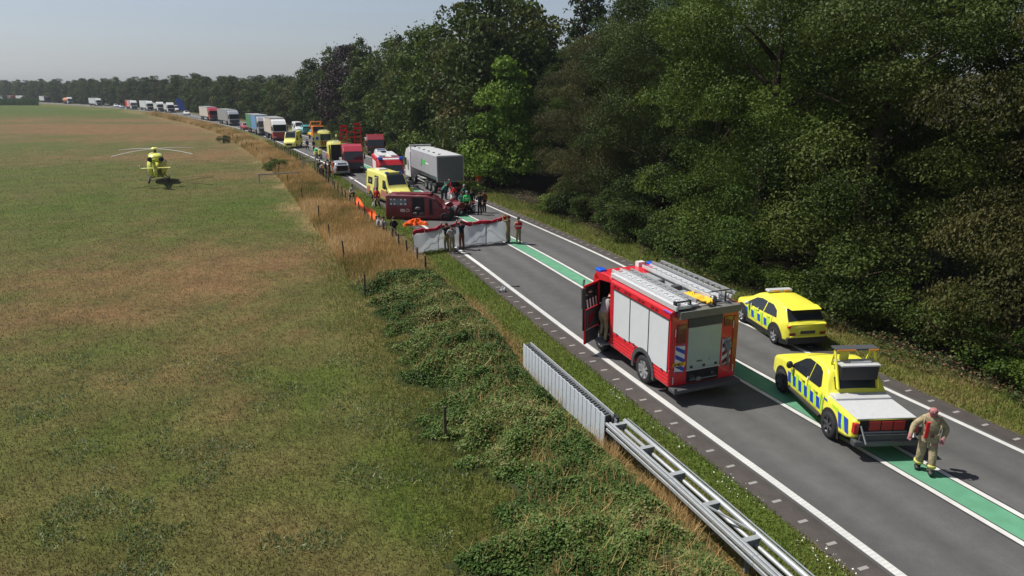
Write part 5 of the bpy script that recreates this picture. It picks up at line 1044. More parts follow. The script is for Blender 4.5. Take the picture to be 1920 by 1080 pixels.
for k, (q, c_, lb) in enumerate((((-4.69, 52.06), 'wtext', 'white scrap of bodywork beside the minibus nose'), ((-3.49, 55.89), 'dgr', 'dark fragment lying near the green vest'), ((-6.56, 68.31), 'wtext', 'pale scrap on the asphalt under the tipper lorry'), ((-10.99, 71.05), 'dirt', 'brownish debris streak on the road beside the open ambulance door'), ((-9.95, 69.46), 'wtext', 'small pale debris on the right lane before the tipper cab'), ((-17.24, 74.45), 'cream', 'pale stretcher board lying on the verge beside the crane truck'))):
    g = MB(); n_ = 7; P_ = [(.45 * math.cos(2 * PI * i / n_) * r.uniform(.5, 1.2), .25 * math.sin(2 * PI * i / n_) * r.uniform(.5, 1.2)) for i in range(n_)]
    g.add([(x, y, .0) for x, y in P_] + [(x * .9, y * .9, .06 + .05 * r.random()) for x, y in P_], [tuple(range(n_))[::-1], tuple(range(n_, 2 * n_))] + [(i, (i + 1) % n_, (i + 1) % n_ + n_, i + n_) for i in range(n_)])
    o = g.build('debris', M[c_], None); place(o, q, 60 + 40 * k, .015); tag(o, lb, 'debris'); o.scale = (1.6, 1, 1) if k in (3, 5) else (1, 1, 1)

# ---- motorcycle
t = empty('motorcycle', 'emergency motorcycle with pale yellow fairing parked on the left lane', 'motorcycle'); place(t, (-26.82, 96.76), AZ(105) - 15, .01)
for x in (-.75, .75):
    g = MB(); g.lathe([(.22, -.06), (.32, -.08), (.33, 0), (.32, .08), (.22, .06)], 'y', (x, 0, .33), 18); g.build('wheel', M['rub'], t)
g = MB(); g.prism([(-.5, .5), (-.3, .85), (.3, .95), (.55, .7), (.2, .35), (-.3, .35)], -.16, .16); g.build('engine_frame', M['blk'], t, .04); g = MB(); g.prism([(.3, .8), (.45, 1.3), (.62, 1.25), (.8, .75), (.5, .6)], -.24, .24); g.build('fairing', M['yel2'], t, .05)
g = MB(); g.box(-.75, -.35, -.42, -.18, .55, .95); g.build('pannier', M['yel2'], t, .04); g = MB(); g.box(-.75, -.35, .18, .42, .55, .95); g.build('pannier', M['white'], t, .04); g = MB(); g.box(-.95, -.55, -.22, .22, 1.0, 1.3); g.build('top_case', M['greenc'], t, .05); g = MB(); g.box(-.5, .2, -.15, .15, .85, .95); g.build('seat', M['blk'], t, .04); g = MB(); g.bar((.45, -.4, 1.15), (.45, .4, 1.15), .05); g.build('handlebar', M['blk'], t); g = MB(); g.bar((.45, .0, .9), (.75, 0, .4), .08); g.build('fork', M['alu'], t)

# ---- helicopter seen from behind
def helicopter():
    t = empty('helicopter', 'yellow rescue helicopter on the meadow, tail towards us', 'helicopter'); Y = mat('helicopter_yellow', (.66, .66, .10), .35, 0, .3, .5, .08, 2)
    def ring(x, w_, z0, z1, n=20, p=.75): return [(x, w_ * math.copysign(abs(math.cos(a)) ** p, math.cos(a)), (z0 + z1) / 2 + (z1 - z0) / 2 * math.copysign(abs(math.sin(a)) ** p, math.sin(a))) for a in [2 * PI * k / n for k in range(n)]]
    def loft(rings, nm, m, par=t):
        n = len(rings[0]); g = MB(); V = [v for r in rings for v in r]; F = [(i * n + k, i * n + (k + 1) % n, (i + 1) * n + (k + 1) % n, (i + 1) * n + k) for i in range(len(rings) - 1) for k in range(n)] + [tuple(range(n)), tuple((len(rings) - 1) * n + k for k in range(n))[::-1]]
        g.add(V, F, True); return g.build(nm, m, par)
    b = loft([ring(-1.6, .55, 1.0, 2.0), ring(-1.3, .82, .75, 2.35), ring(-.6, .92, .55, 2.55), ring(.8, .95, .5, 2.5), ring(1.8, .92, .5, 2.3), ring(2.6, .75, .55, 1.9), ring(3.2, .35, .7, 1.3)], 'fuselage', Y)
    loft([ring(1.2, .93, 1.35, 2.36), ring(1.9, .93, 1.3, 2.26), ring(2.55, .78, 1.2, 1.9), ring(2.95, .5, 1.1, 1.5)], 'cockpit_glass', M['glass'], b)
    e = loft([ring(-1.7, .30, 2.2, 2.75), ring(-1.2, .72, 2.15, 2.95), ring(0, .70, 2.3, 3.05), ring(1.2, .35, 2.35, 2.8)], 'engine_cowling', Y)
    for sd in (1, -1): g = MB(); g.lathe([(.001, 0), (.2, 0), (.24, .15), (.26, .4)], 'x', (-1.75, sd * .52, 2.45), 16); o = g.build('exhaust', M['void'], e)
    loft([ring(-5.6, .12, 1.75, 2.1), ring(-4.0, .2, 1.6, 2.1), ring(-1.3, .38, 1.3, 2.25)], 'tail_boom', Y)
    g = MB(); g.prism([(-5.2, 1.5), (-5.9, 2.9), (-6.3, 2.9), (-6.1, 1.2), (-5.5, 1.1)], -.12, .12); fin = g.build('tail_fin', mat('fin_green_yellow', (.55, .60, .06), .4, 0, .2), t, .04)
    g = MB(); g.lathe([(.45, -.15), (.5, 0), (.45, .15), (.40, 0), (.45, -.15)], 'y', (-5.75, 0, 1.75), 20); g.lathe([(.001, 0), (.08, 0)], 'y', (-5.75, .02, 1.75), 10); g.build('tail_rotor_ring', M['yel2'], fin)
    g = MB(); g.box(-4.7, -4.2, -1.35, 1.35, 1.83, 1.90); st = g.build('stabiliser', M['yel2'], t, .02)
    for sd in (1, -1): g = MB(); g.prism([(-4.9, 1.3), (-4.8, 2.2), (-4.4, 2.2), (-4.2, 1.3)], sd * 1.37 - .02, sd * 1.37 + .02); g.build('end_plate', M['yel2'], st)
    for sd in (1, -1):
        g = MB(); g.tube([(-1.4, sd * .98, .12), (1.8, sd * .98, .12), (2.2, sd * .98, .3)], .06, 8)
        for x in (-.8, 1.1): g.tube([(x, sd * .98, .12), (x, sd * .7, .5), (x, sd * .3, .62)], .05, 8)
        g.build('skid', M['blk'], t)
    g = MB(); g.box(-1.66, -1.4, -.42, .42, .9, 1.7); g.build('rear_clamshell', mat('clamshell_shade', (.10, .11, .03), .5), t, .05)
    g = MB(); g.lathe([(.12, 0), (.12, .45)], 'z', (.1, 0, 2.95), 12); mast = g.build('rotor_mast', M['dgr'], t); g = MB(); g.lathe([(.001, .14), (.25, .12), (.42, .0), (.40, -.08), (.001, -.1)], 'z', (.1, 0, 3.42), 16); hb = g.build('rotor_hub', M['yel2'], mast)
    for k in range(4):
        a = rad(43 + 90 * k); pts = []; W_ = .12; V = []; 
        for j in range(9):
            q = j / 8; r_ = .3 + 4.9 * q; z = 3.40 + .05 * q - .40 * q * q; c_, s_ = math.cos(a), math.sin(a)
            for (o_, dz) in ((-W_, 0), (0, .03), (W_, 0), (0, -.03)): V.append((.1 + c_ * r_ - s_ * o_, s_ * r_ + c_ * o_, z + dz))
        F = [(i * 4 + m_, i * 4 + (m_ + 1) % 4, (i + 1) * 4 + (m_ + 1) % 4, (i + 1) * 4 + m_) for i in range(8) for m_ in range(4)] + [(0, 1, 2, 3), (35, 34, 33, 32)]
        g = MB(); g.add(V, F); g.build('rotor_blade', M['greyc'], hb)
    return t
place(helicopter(), (-36.78, 71.87), -25, .0, (-1.2, 0))

# ------------------------------------------------------------------ people
def person(label, p, az, top='tan', legs='khaki', h=1.78, pose=None, skin='skin', hairm='hair', group=None, hero=False, vest=None, z=0, name='person', sleeves=None, cap=None):
    """one continuous body: skin surface grown over a posed skeleton, then coloured by region"""
    J = dict(pelvis=(0, 0, .95), chest=(0, .02, 1.24), neck=(0, 0, 1.47), head=(0, .02, 1.57), crown=(0, .03, 1.68),
             Ls=(.17, 0, 1.41), Le=(.25, -.02, 1.13), Lw=(.26, .06, .88), Rs=(-.17, 0, 1.41), Re=(-.25, -.02, 1.13), Rw=(-.26, .06, .88),
             Lh=(.09, 0, .90), Lk=(.10, .03, .50), La=(.11, -.02, .10), Lt=(.13, .14, .05), Rh=(-.09, 0, .90), Rk=(-.10, .03, .50), Ra=(-.11, -.02, .10), Rt=(-.13, .14, .05))
    J.update(pose or {}); k = h / 1.78
    R = dict(pelvis=.15, chest=.165, neck=.062, head=.098, crown=.085, s=.082, e=.058, w=.040, h=.105, k=.080, a=.058, t=.050)
    if hero: R.update(pelvis=.168, chest=.192, s=.098, e=.080, w=.050, h=.122, k=.100, a=.080, t=.055, head=.110, crown=.098)
    nm = list(J); V = [Vector(J[n]) * k for n in nm]; ix = {n: i for i, n in enumerate(nm)}; r = [R.get(n, R.get(n[1], .06)) * k for n in nm]
    E = [('pelvis', 'chest'), ('chest', 'neck'), ('neck', 'head'), ('head', 'crown')]
    for s in 'LR': E += [('chest', s + 's'), (s + 's', s + 'e'), (s + 'e', s + 'w'), ('pelvis', s + 'h'), (s + 'h', s + 'k'), (s + 'k', s + 'a'), (s + 'a', s + 't')]
    E = [(ix[a], ix[b]) for a, b in E]; reg = [None] * len(nm)
    fing = []
    for s in 'LR':
        w_ = V[ix[s + 'w']]; e_ = V[ix[s + 'e']]; d = (w_ - e_).normalized(); side = d.cross(Vector((0, 1, 0.2))).normalized(); palm = w_ + d * .07 * k
        V.append(palm); r.append((.030 if hero else .036) * k); pi_ = len(V) - 1; E.append((ix[s + 'w'], pi_))
        if hero:
            for q in range(4):
                a = palm + d * .045 * k + side * (.024 * (q - 1.5)) * k; b = a + (d * .04 + Vector((0, .012, 0))) * k * (1, 1.12, 1.05, .85)[q]; V += [a, b]; r += [.011 * k, .009 * k]; E += [(pi_, len(V) - 2), (len(V) - 2, len(V) - 1)]
            a = palm - side * .045 * k + d * .01 * k; b = a + (d * .035 - side * .012) * k; V += [a, b]; r += [.013 * k, .010 * k]; E += [(pi_, len(V) - 2), (len(V) - 2, len(V) - 1)]
        else:
            for q in range(3):
                a = palm + d * .05 * k + side * (.022 * (q - 1)) * k; V.append(a); r.append(.013 * k); E.append((pi_, len(V) - 1))
            a = palm - side * .035 * k + d * .01 * k; V.append(a); r.append(.014 * k); E.append((pi_, len(V) - 1))
    me = bpy.data.meshes.new('skel'); me.from_pydata([tuple(v) for v in V], E, []); o = bpy.data.objects.new('skel', me); C.objects.link(o)
    m = o.modifiers.new('s', 'SKIN'); m.use_smooth_shade = True
    for i, sv in enumerate(me.skin_vertices[0].data):
        f = (1.0, 1.0)
        if i < len(nm) and nm[i] in ('pelvis', 'chest'): f = (1.12, .72)
        sv.radius = (r[i] * f[0], r[i] * f[1]); sv.use_root = (i == 0)
    sb = o.modifiers.new('d', 'SUBSURF'); sb.levels = 2 if hero else 1; sb.render_levels = sb.levels
    dg = bpy.context.evaluated_depsgraph_get(); ev = o.evaluated_get(dg); m2 = bpy.data.meshes.new_from_object(ev)
    bpy.data.objects.remove(o)
    ms = [M[skin], M[top], M[legs], M['blk'], M[sleeves or top]]; m2.materials.clear()
    for q in ms: m2.materials.append(q)
    bones = [('head', 'crown', 0), ('neck', 'head', 0), ('pelvis', 'chest', 1), ('chest', 'neck', 1)]
    for s in 'LR': bones += [('chest', s + 's', 1), (s + 's', s + 'e', 4), (s + 'e', s + 'w', 4), ('pelvis', s + 'h', 2), (s + 'h', s + 'k', 2), (s + 'k', s + 'a', 2), (s + 'a', s + 't', 3)]
    A = np.array([V[ix[a]] for a, b, c in bones]); B = np.array([V[ix[b]] for a, b, c in bones]); cc = np.array([c for a, b, c in bones])
    ct = np.array([p_.center for p_ in m2.polygons]); t_ = ((ct[:, None] - A) * (B - A)).sum(2) / ((B - A) ** 2).sum(1); d_ = np.linalg.norm(ct[:, None] - (A + np.clip(t_, 0, 1)[..., None] * (B - A)), axis=2)
    mi = cc[d_.argmin(1)]
    for s in 'LR':
        w_ = np.array(V[ix[s + 'w']]); e_ = np.array(V[ix[s + 'e']]); d = (w_ - e_) / np.linalg.norm(w_ - e_); mi[((ct - w_) @ d > -.01) & (np.linalg.norm(ct - w_, axis=1) < .28)] = 0
    pz = V[0].z; mi[(mi == 1) & (ct[:, 2] < pz - .06 * k)] = 2
    m2.polygons.foreach_set('material_index', mi.astype(np.int32)); m2.polygons.foreach_set('use_smooth', [True] * len(m2.polygons)); m2.update()
    o = bpy.data.objects.new(name, m2); C.objects.link(o); tag(o, label, 'person', group); place(o, p, az + 90, z)   # local +Y is the front
    hd = V[ix['head']]; cr = V[ix['crown']]; ax = (cr - hd).normalized(); mid = hd * .45 + cr * .55
    if hairm:
        g = MB(); g.sphere((0, -.018, .028), .104 * k, 12, 8, (.92, 1.02, .86)); hb = g.build('hair', M[hairm], o)
        hb.location = mid; hb.rotation_euler = ax.to_track_quat('Z', 'Y').to_euler() if abs(ax.z) < .9 else (0, 0, 0)
    if cap: g = MB(); g.sphere((0, 0, .035), .125 * k, 12, 6, (1, 1.1, .8)); hb = g.build('helmet', M[cap], o); hb.location = mid
    g = MB(); f = Vector((0, 1, 0)); g.sphere(mid + Vector((0, .098, -.035)) * k, .017 * k, 6, 5, (1, 1, 1.5))
    g.build('nose', M[skin], o)
    for sx in (-1, 1): g = MB(); g.sphere(mid + Vector((sx * .095, -.005, -.02)) * k, .026 * k, 6, 5, (.5, 1, 1.3)); g.build('ear', M[skin], o)
    if hero:
        for sx in (-1, 1): g = MB(); g.sphere(mid + Vector((sx * .035, .088, .0)) * k, .011, 6, 5); g.build('eye', M['blk'], o)
        g = MB(); g.box(mid.x - .025, mid.x + .025, mid.y + .082, mid.y + .092, mid.z - .085, mid.z - .078); g.build('mouth', M['dred'], o)
    if vest:
        c0 = V[ix['pelvis']]; c1 = V[ix['chest']]; c2 = V[ix['neck']]; ring = []; g = MB(); n = 18; P_ = []
        for (q, wx, wy) in ((c0 + Vector((0, 0, .05)), .205, .15), (c1, .215, .16), (c1 * .35 + c2 * .65, .20, .14), (c2 + Vector((0, 0, -.03)), .10, .09)):
            for j in range(n): a = 2 * PI * j / n; P_.append(q + Vector((math.cos(a) * wx, math.sin(a) * wy, 0)) * k)
        g.add(P_, [(i * n + j, i * n + (j + 1) % n, (i + 1) * n + (j + 1) % n, (i + 1) * n + j) for i in range(3) for j in range(n)], True); vs = g.build('vest', M[vest], o)
        g = MB(); P_ = []
        for dz in (-.025, .025):
            for j in range(n): a = 2 * PI * j / n; P_.append(c1 + Vector((math.cos(a) * .222, math.sin(a) * .167, dz - .05)) * k)
        g.add(P_, [(j, (j + 1) % n, n + (j + 1) % n, n + j) for j in range(n)], True); g.build('reflective_band', M['wtext'], vs)
    return o
WALK = dict(Lk=(.10, .16, .52), La=(.10, .12, .16), Lt=(.11, .28, .10), Rk=(-.10, -.04, .50), Ra=(-.11, -.24, .13), Rt=(-.12, -.12, .05))
HOLD = dict(Le=(.24, .20, 1.42), Lw=(.16, .30, 1.66), Re=(-.24, .20, 1.42), Rw=(-.16, .30, 1.66))
FOLD = dict(Le=(.27, .08, 1.16), Lw=(.05, .22, 1.20), Re=(-.27, .08, 1.16), Rw=(-.05, .22, 1.16))
BEND = dict(chest=(0, .20, 1.18), neck=(0, .36, 1.33), head=(0, .45, 1.36), crown=(0, .53, 1.42), Ls=(.17, .32, 1.28), Rs=(-.17, .32, 1.28), Le=(.24, .42, 1.02), Re=(-.24, .42, 1.02), Lw=(.16, .58, .84), Rw=(-.16, .58, .84))
KNEEL = dict(pelvis=(0, 0, .48), chest=(0, .08, .78), neck=(0, .12, 1.0), head=(0, .16, 1.09), crown=(0, .19, 1.19), Ls=(.17, .12, .94), Rs=(-.17, .12, .94), Le=(.24, .2, .68), Re=(-.24, .2, .68), Lw=(.15, .38, .60), Rw=(-.15, .38, .60), Lh=(.09, 0, .45), Rh=(-.09, 0, .45), Lk=(.14, .34, .42), La=(.13, .22, .08), Lt=(.13, .36, .05), Rk=(-.12, .28, .12), Ra=(-.12, -.12, .10), Rt=(-.12, -.22, .05))
CLIMB = dict(pelvis=(0, .0, .98), chest=(0, .22, 1.26), neck=(0, .42, 1.42), head=(0, .5, 1.48), crown=(0, .58, 1.55), Ls=(.17, .36, 1.38), Rs=(-.17, .36, 1.38), Le=(.24, .55, 1.25), Re=(-.24, .55, 1.25), Lw=(.2, .75, 1.2), Rw=(-.2, .75, 1.2), Lk=(.10, .08, .50), Rk=(-.10, .20, .62), Ra=(-.11, .10, .22), Rt=(-.12, .24, .18))
HERO = dict(WALK); HERO.update(Le=(.36, .02, 1.20), Lw=(.44, .20, 1.02), Re=(-.36, -.06, 1.16), Rw=(-.27, .10, .96), neck=(0, .01, 1.49), head=(.01, .05, 1.60), crown=(.02, .08, 1.72), Lk=(.12, .05, .50), La=(.12, -.06, .10), Lt=(.15, .10, .05), Rk=(-.12, .15, .50), Ra=(-.10, .22, .12), Rt=(-.12, .36, .07))
fh = person('bald firefighter in beige turnout suit walking behind the yellow pickup', (10.71, 15.89), 200, 'tan', 'tan', 1.88, HERO, 'pink', None, hero=True)
g = MB(); kk = 1.88 / 1.78; g.prism([(.16, 1.02), (.15, 1.46), (.07, 1.48), (.08, 1.02)], .17, .225); o = g.build('red_brace', M['redc'], fh, .01)
g = MB(); g.sphere((0, -.05, 1.555), .15, 14, 6, (1.0, .8, .35)); g.build('collar', M['tan'], fh)
g = MB(); g.lathe([(.240, 0), (.236, .05), (.215, .14)], 'z', (0, .01, .90), 22); hm_ = g.build('jacket_hem', M['tan'], fh); hm_.scale = (1, .82, 1)
for sx in (-1, 1): g = MB(); g.box(sx * .12 - .06, sx * .12 + .06, .15, .215, 1.02, 1.16); g.build('jacket_pocket', M['khaki'], fh, .02)
g = MB(); g.tube([(-.17, .06, 1.52), (-.19, .18, 1.38), (-.18, .20, 1.22)], .022, 8); g.tube([(.17, .06, 1.52), (.21, .17, 1.38)], .02, 8); g.build('harness_strap', M['khaki'], fh)
g = MB(); g.box(-.12, .12, -.30, -.17, 1.15, 1.45); g.build('rolled_hood', M['tan'], fh, .05)
for sx in (-1, 1):
    la = Vector(HERO['La' if sx > 0 else 'Ra']) * kk; lk = Vector(HERO['Lk' if sx > 0 else 'Rk']) * kk; q = la.lerp(lk, .35)
    g = MB(); d = (lk - la).normalized(); g.tube([q - d * .035, q + d * .035], .115, 14); g.build('reflective_band', mat('band_yellow', (.50, .48, .12), .6), fh)
person('firefighter climbing into the cab of the large fire engine', (0, 0), 0, 'greyc', 'tan', 1.85, CLIMB, group=None)
o = bpy.data.objects[[x.name for x in C.objects if x.get('label', '').startswith('firefighter climbing')][0]]
fe = [x for x in C.objects if x.name == 'fire_engine'][0]; q = fe.matrix_world
bpy.context.view_layer.update(); q = fe.matrix_world @ Vector((4.34, 1.38, 0)); place(o, (q.x, q.y), 70 + 90 - 20 + 0, .50); o.scale = (1.12, 1.12, 1.08); o.rotation_euler[2] = rad(-35)
# the screen holders
person('firefighter in dark jacket and beige trousers holding the screen, left of the pair', (-3.96, 40.84), 325, 'blackc', 'khaki', 1.8, HOLD, cap=None)
person('firefighter in white shirt with braces at the middle of the screen', (-3.59, 40.28), 335, 'greyc', 'khaki', 1.82, FOLD)
person('person in navy top leaning on the screen, right of the pair', (-3.08, 41.27), 330, 'navy', 'brown', 1.85, HOLD)
person('firefighter in beige suit holding the right end of the screen', (-0.24, 43.07), 300, 'khaki', 'khaki', 1.85, HOLD, cap='brown')
person('firefighter in red vest standing alone right of the screen', (0.41, 42.76), 335, 'tan', 'khaki', 1.8, FOLD, vest='redc', cap=None)
person('person in green safety vest seen from behind near the wreck', (-3.52, 53.44), 340, 'blackc', 'blackc', 1.9, None, vest='greenc', hairm='greyc', sleeves='greenc')
person('person in dark clothes right beside the green vest', (-3.21, 54.64), 330, 'navy', 'navy', 1.85, None)
person('person in dark green jacket left of the green vest', (-3.97, 53.91), 20, 'teal', 'blackc', 1.75, FOLD)
person('police officer in black with folded arms, left of the two', (-2.50, 53.20), 330, 'navy', 'blackc', 1.82, FOLD)
person('person in dark vest beside the black clad officer', (-2.20, 54.15), 320, 'brown', 'blackc', 1.85, None)
person('paramedic in green scrubs, left of two by the tipper rear', (-6.12, 60.01), 60, 'teal', 'navy', 1.75, BEND)
person('taller paramedic in green scrubs reaching towards the tipper rear', (-5.85, 60.60), 70, 'teal', 'navy', 1.85, HOLD)
person('rescuer in bright red jacket bending by the crushed car', (-4.70, 58.57), 250, 'redc', 'blackc', 1.85, BEND)
person('rescuer in red jacket behind the white blanket', (-5.64, 63.09), 200, 'redc', 'blackc', 1.7, BEND)
person('person in pale green top behind the green vest', (-4.01, 57.74), 300, 'teal', 'navy', 1.8, FOLD, hairm='greyc')
person('person in orange overalls with white legs at the wood edge', (-3.18, 66.13), 330, 'orc', 'greyc', 1.85, None)
person('paramedic in red jacket carrying white bags near the ambulance', (-11.05, 56.15), 200, 'redc', 'blackc', 1.8, WALK)
person('person crouching in pale shirt on the verge below the red van', (-8.71, 45.55), 20, 'greyc', 'brown', 1.8, KNEEL)
person('person sitting in pale clothes at the fence beside the crouching one', (-9.20, 46.25), 60, 'greyc', 'blackc', 1.75, KNEEL)
person('person in black top crouching alone on the verge by the screen', (-7.89, 45.37), 340, 'blackc', 'khaki', 1.8, KNEEL)
for k, (q, c1, c2, lb) in enumerate((((-21.63, 78.17), 'blackc', 'navy', 'leftmost in dark clothes'), ((-20.70, 75.80), 'greyc', 'blackc', 'second from left in grey shirt'), ((-20.59, 76.73), 'navy', 'blackc', 'in the middle in navy'), ((-20.06, 76.26), 'brown', 'brown', 'fourth, in brown'), ((-20.12, 78.17), 'dirt', 'orc', 'rightmost, in orange trousers'))):
    person('onlooker by the wooden gate, %s' % lb, q, (30, 200, 100, 280, 220)[k], c1, c2, 1.8, (None, FOLD, None, FOLD, None)[k], group='people talking by the gate')
person('person in black walking on the road left of the open ambulance', (-32.19, 110.15), 200, 'blackc', 'blackc', 1.8, WALK)
person('person in black standing at the yellow open ambulance door', (-30.92, 109.21), 210, 'blackc', 'blackc', 1.8, None)
person('person in yellow vest beyond the crane truck near the trees', (-31.24, 125.21), 200, 'navy', 'blackc', 1.8, None, vest='yel2')
person('medic crouching between the fence and the red van', (-14.28, 61.82), 200, 'greyc', 'blackc', 1.75, KNEEL)

# ---- privacy screen
def privacy_screen():
    t = empty('privacy_screen', 'long white folding privacy screen with red top band across the left lane', 'privacy screen')
    P_ = [(-5.86, 40.00), (-4.50, 40.98), (-3.14, 42.15), (-1.62, 42.61), (-0.14, 43.55)]; tops = [1.42, 1.50, 1.56, 1.55, 1.66]; P_ = [np.array(p) for p in P_]
    for i in range(4):
        a, b = P_[i], P_[i + 1]; d = (b - a) / np.linalg.norm(b - a); n = np.array([-d[1], d[0]]); L = np.linalg.norm(b - a); V = []; F = []; nu, nv = 22, 14
        for jv in range(nv + 1):
            for iu in range(nu + 1):
                u = iu / nu; v = jv / nv; dg = (u - v) if i % 2 == 0 else (1 - u - v)
                off = .10 * math.sin(PI * u) + .16 * abs(dg) ** .8 - .035 * math.sin(9 * u + i) * v + .02 * math.sin(17 * u + 5 * v)
                tilt = -.16 * (1 - v) if i < 2 else -.10 * (1 - v); p = a + d * (u * L) + n * (off + tilt - .05); top = tops[i] * (1 - u) + tops[i + 1] * u
                V.append((p[0], p[1], .04 + (top - .27) * v + .03 * math.sin(12 * u) * (1 - v)))
        F = [(r_ * (nu + 1) + c, r_ * (nu + 1) + c + 1, (r_ + 1) * (nu + 1) + c + 1, (r_ + 1) * (nu + 1) + c) for r_ in range(nv) for c in range(nu)]
        o = raw('screen_panel', V, F, M['screen'], t, True)
        s_ = o.modifiers.new('t', 'SOLIDIFY'); s_.thickness = .006
        V = []; F = []
        for iu in range(nu + 1):
            u = iu / nu; top = tops[i] * (1 - u) + tops[i + 1] * u + .05 * math.sin(PI * u * 2 + i); p = a + d * (u * L) + n * (.10 * math.sin(PI * u) + .02)
            for (dn, dz) in ((-.03, -.28), (.0, -.14), (.03, 0), (.09, -.02), (.10, -.16)): V.append((p[0] - n[0] * dn, p[1] - n[1] * dn, top + dz + .02 * math.sin(20 * u + dz * 9)))
        F = [(i_ * 5 + j, i_ * 5 + j + 1, i_ * 5 + j + 6, i_ * 5 + j + 5) for i_ in range(nu) for j in range(4)]
        raw('red_band', V, F, M['sred'], t, True)
        g = MB(); g.bar((*a, 0), (*a, tops[i]), .035); g.build('post', M['mgr'], t)
        q = a + d * L * .45 - n * .04; g = MB(); g.bar((*q, tops[i] - .30), (*q, tops[i] - .04), .05, .02); g.build('white_strap', M['wtext'], t)
        g = MB(); s0, s1 = (0, 1) if i % 2 == 0 else (1, 0); A = a + d * L * s0; B_ = a + d * L * s1; g.bar((*(A + n * .14), .05), (*(B_ + n * .16), tops[i] - .3), .02); g.build('brace', M['mgr'], t)
privacy_screen()

# ---- vehicle barrier beside the road
def barrier():
    t = empty('crash_barrier', 'galvanised box beam crash barrier with cross members and a vertical slat end', 'crash barrier')
    def bp_(s, o, z): q = rp(s, o); return (q[0], q[1], z)
    sA, sB = 42.8, 48.7
    for (o_, z, w_, h_) in ((-3.19, .80, .07, .08), (-3.08, .79, .07, .08), (-3.17, .62, .06, .09)):
        g = MB(); s = sA - .1
        while s > 24: g.bar(bp_(s, o_, z), bp_(s - 3, o_, z), w_, h_); s -= 3
        g.build('left_rail', M['galv'], t, .012)
    for (o_, z, r_) in ((-2.62, .79, .062), (-2.74, .64, .048)):
        g = MB(); g.tube([bp_(s, o_, z) for s in np.arange(sA - .1, 24, -2)], r_, 12); g.build('right_rail', M['galv'], t)
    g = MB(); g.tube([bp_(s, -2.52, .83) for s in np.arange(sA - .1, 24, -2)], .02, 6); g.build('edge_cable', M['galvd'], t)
    s = sA - .25; k = 0
    while s > 28:
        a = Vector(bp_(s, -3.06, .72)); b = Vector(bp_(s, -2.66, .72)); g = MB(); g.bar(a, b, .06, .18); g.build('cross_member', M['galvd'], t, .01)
        g = MB(); g.bar(a + Vector((0, 0, .095)), b + Vector((0, 0, .095)), .13, .012); g.build('cross_plate', M['galv'], t)
        if k % 2 == 0:
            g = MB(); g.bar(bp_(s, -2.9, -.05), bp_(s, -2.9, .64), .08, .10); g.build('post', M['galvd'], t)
        s -= 1.34; k += 1
    g = MB(); g.bar(bp_(sA - 4.3, -3.05, .83), bp_(sA - 5.5, -2.68, .83), .035); g.build('diagonal_tie', M['galv'], t)
    # slat end
    n = 44
    for k in range(n):
        s = sA + (sB - sA) * (k + .5) / n; q = rp(s, -3.18 + .012 * (k % 2)); a = raz(s); g = MB()
        Md = Matrix.Translation((q[0], q[1], 0)) @ Matrix.Rotation(rad(-a), 4, 'Z'); g.box(-.012, .012, -.070, .070, .03, .98 + .01 * (k % 2), Md); g.build('slat', M['slat'], t)
        g = MB(); g.box(.03, .24, -.035, .035, .76, .94, Md @ Matrix.Rotation(rad(18), 4, 'Z')); g.build('dark_spacer', M['dgr'], t)
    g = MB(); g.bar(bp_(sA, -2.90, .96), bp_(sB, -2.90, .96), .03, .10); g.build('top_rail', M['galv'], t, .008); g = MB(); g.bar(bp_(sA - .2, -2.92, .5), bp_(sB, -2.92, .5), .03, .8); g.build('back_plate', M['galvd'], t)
    g = MB(); g.box(-.1, .1, -.1, .1, 0, .2); o = g.build('end_bracket', M['blk'], t, .02); q = rp(sA, -2.85); o.location = (q[0], q[1], .72)
barrier()

# ---- fences
def fpost(x, y, h, lean, lb, grp, r=.05, name='fence_post'):
    g = MB(); g.tube([(0, 0, -.1), (lean[0] * .5, lean[1] * .5, h * .5), (lean[0], lean[1], h)], [r, r * .95, r * .85], 7, False); o = g.build(name, M['wood'], None); o.location = (x, y, 0); return tag(o, lb, 'post', grp)
for k, q in enumerate(((-1.89, 17.53), (-7.01, 31.31), (-9.57, 38.18), (-12.00, 44.36), (-14.48, 50.96), (-18.24, 59.71), (-22.83, 70.25), (-26.17, 77.68), (-30.00, 86.81), (-34.34, 96.03), (-37.64, 103.03), (-40.59, 109.21), (-43.60, 115.10), (-46.34, 120.51), (-49.43, 126.44), (-52.84, 132.97), (-55.22, 137.21), (-58.60, 143.30))):
    fpost(q[0], q[1], 1.0 + .12 * (k % 3), (.06 * math.sin(k * 2.1), .05 * math.cos(k)), ('dark leaning fence post in the near brambles' if k == 0 else 'dark fence post at the left edge of the brambles' if k == 1 else 'weathered post of the meadow fence'), None if k < 2 else 'posts of the wire fence along the meadow', .055)
s = 62.0; k = 0; prev = None
w_o = empty('wire_fence', 'thin wire strands strung along the roadside fence posts', 'fence')
ws = [MB() for _ in range(3)]
while s < 146:
    q = rp(s, -3.45 + .05 * math.sin(s) + (s > 100) * .5); hgt = 1.25 + .15 * math.sin(s * 3)
    if not 112 < s < 117: fpost(q[0], q[1], hgt, (.05 * math.sin(s * 5), .04 * math.cos(s * 3)), 'weathered wooden post of the roadside fence', 'posts of the fence beside the road', .06)
    if prev is not None:
        for j, z in enumerate((.35, .75, 1.1)): ws[j].bar((prev[0], prev[1], z), (q[0], q[1], z), .012)
    prev = q; s += 2.15 if s < 90 else 1.9; k += 1
for m_ in ws: m_.build('wire', M['dgr'], w_o)
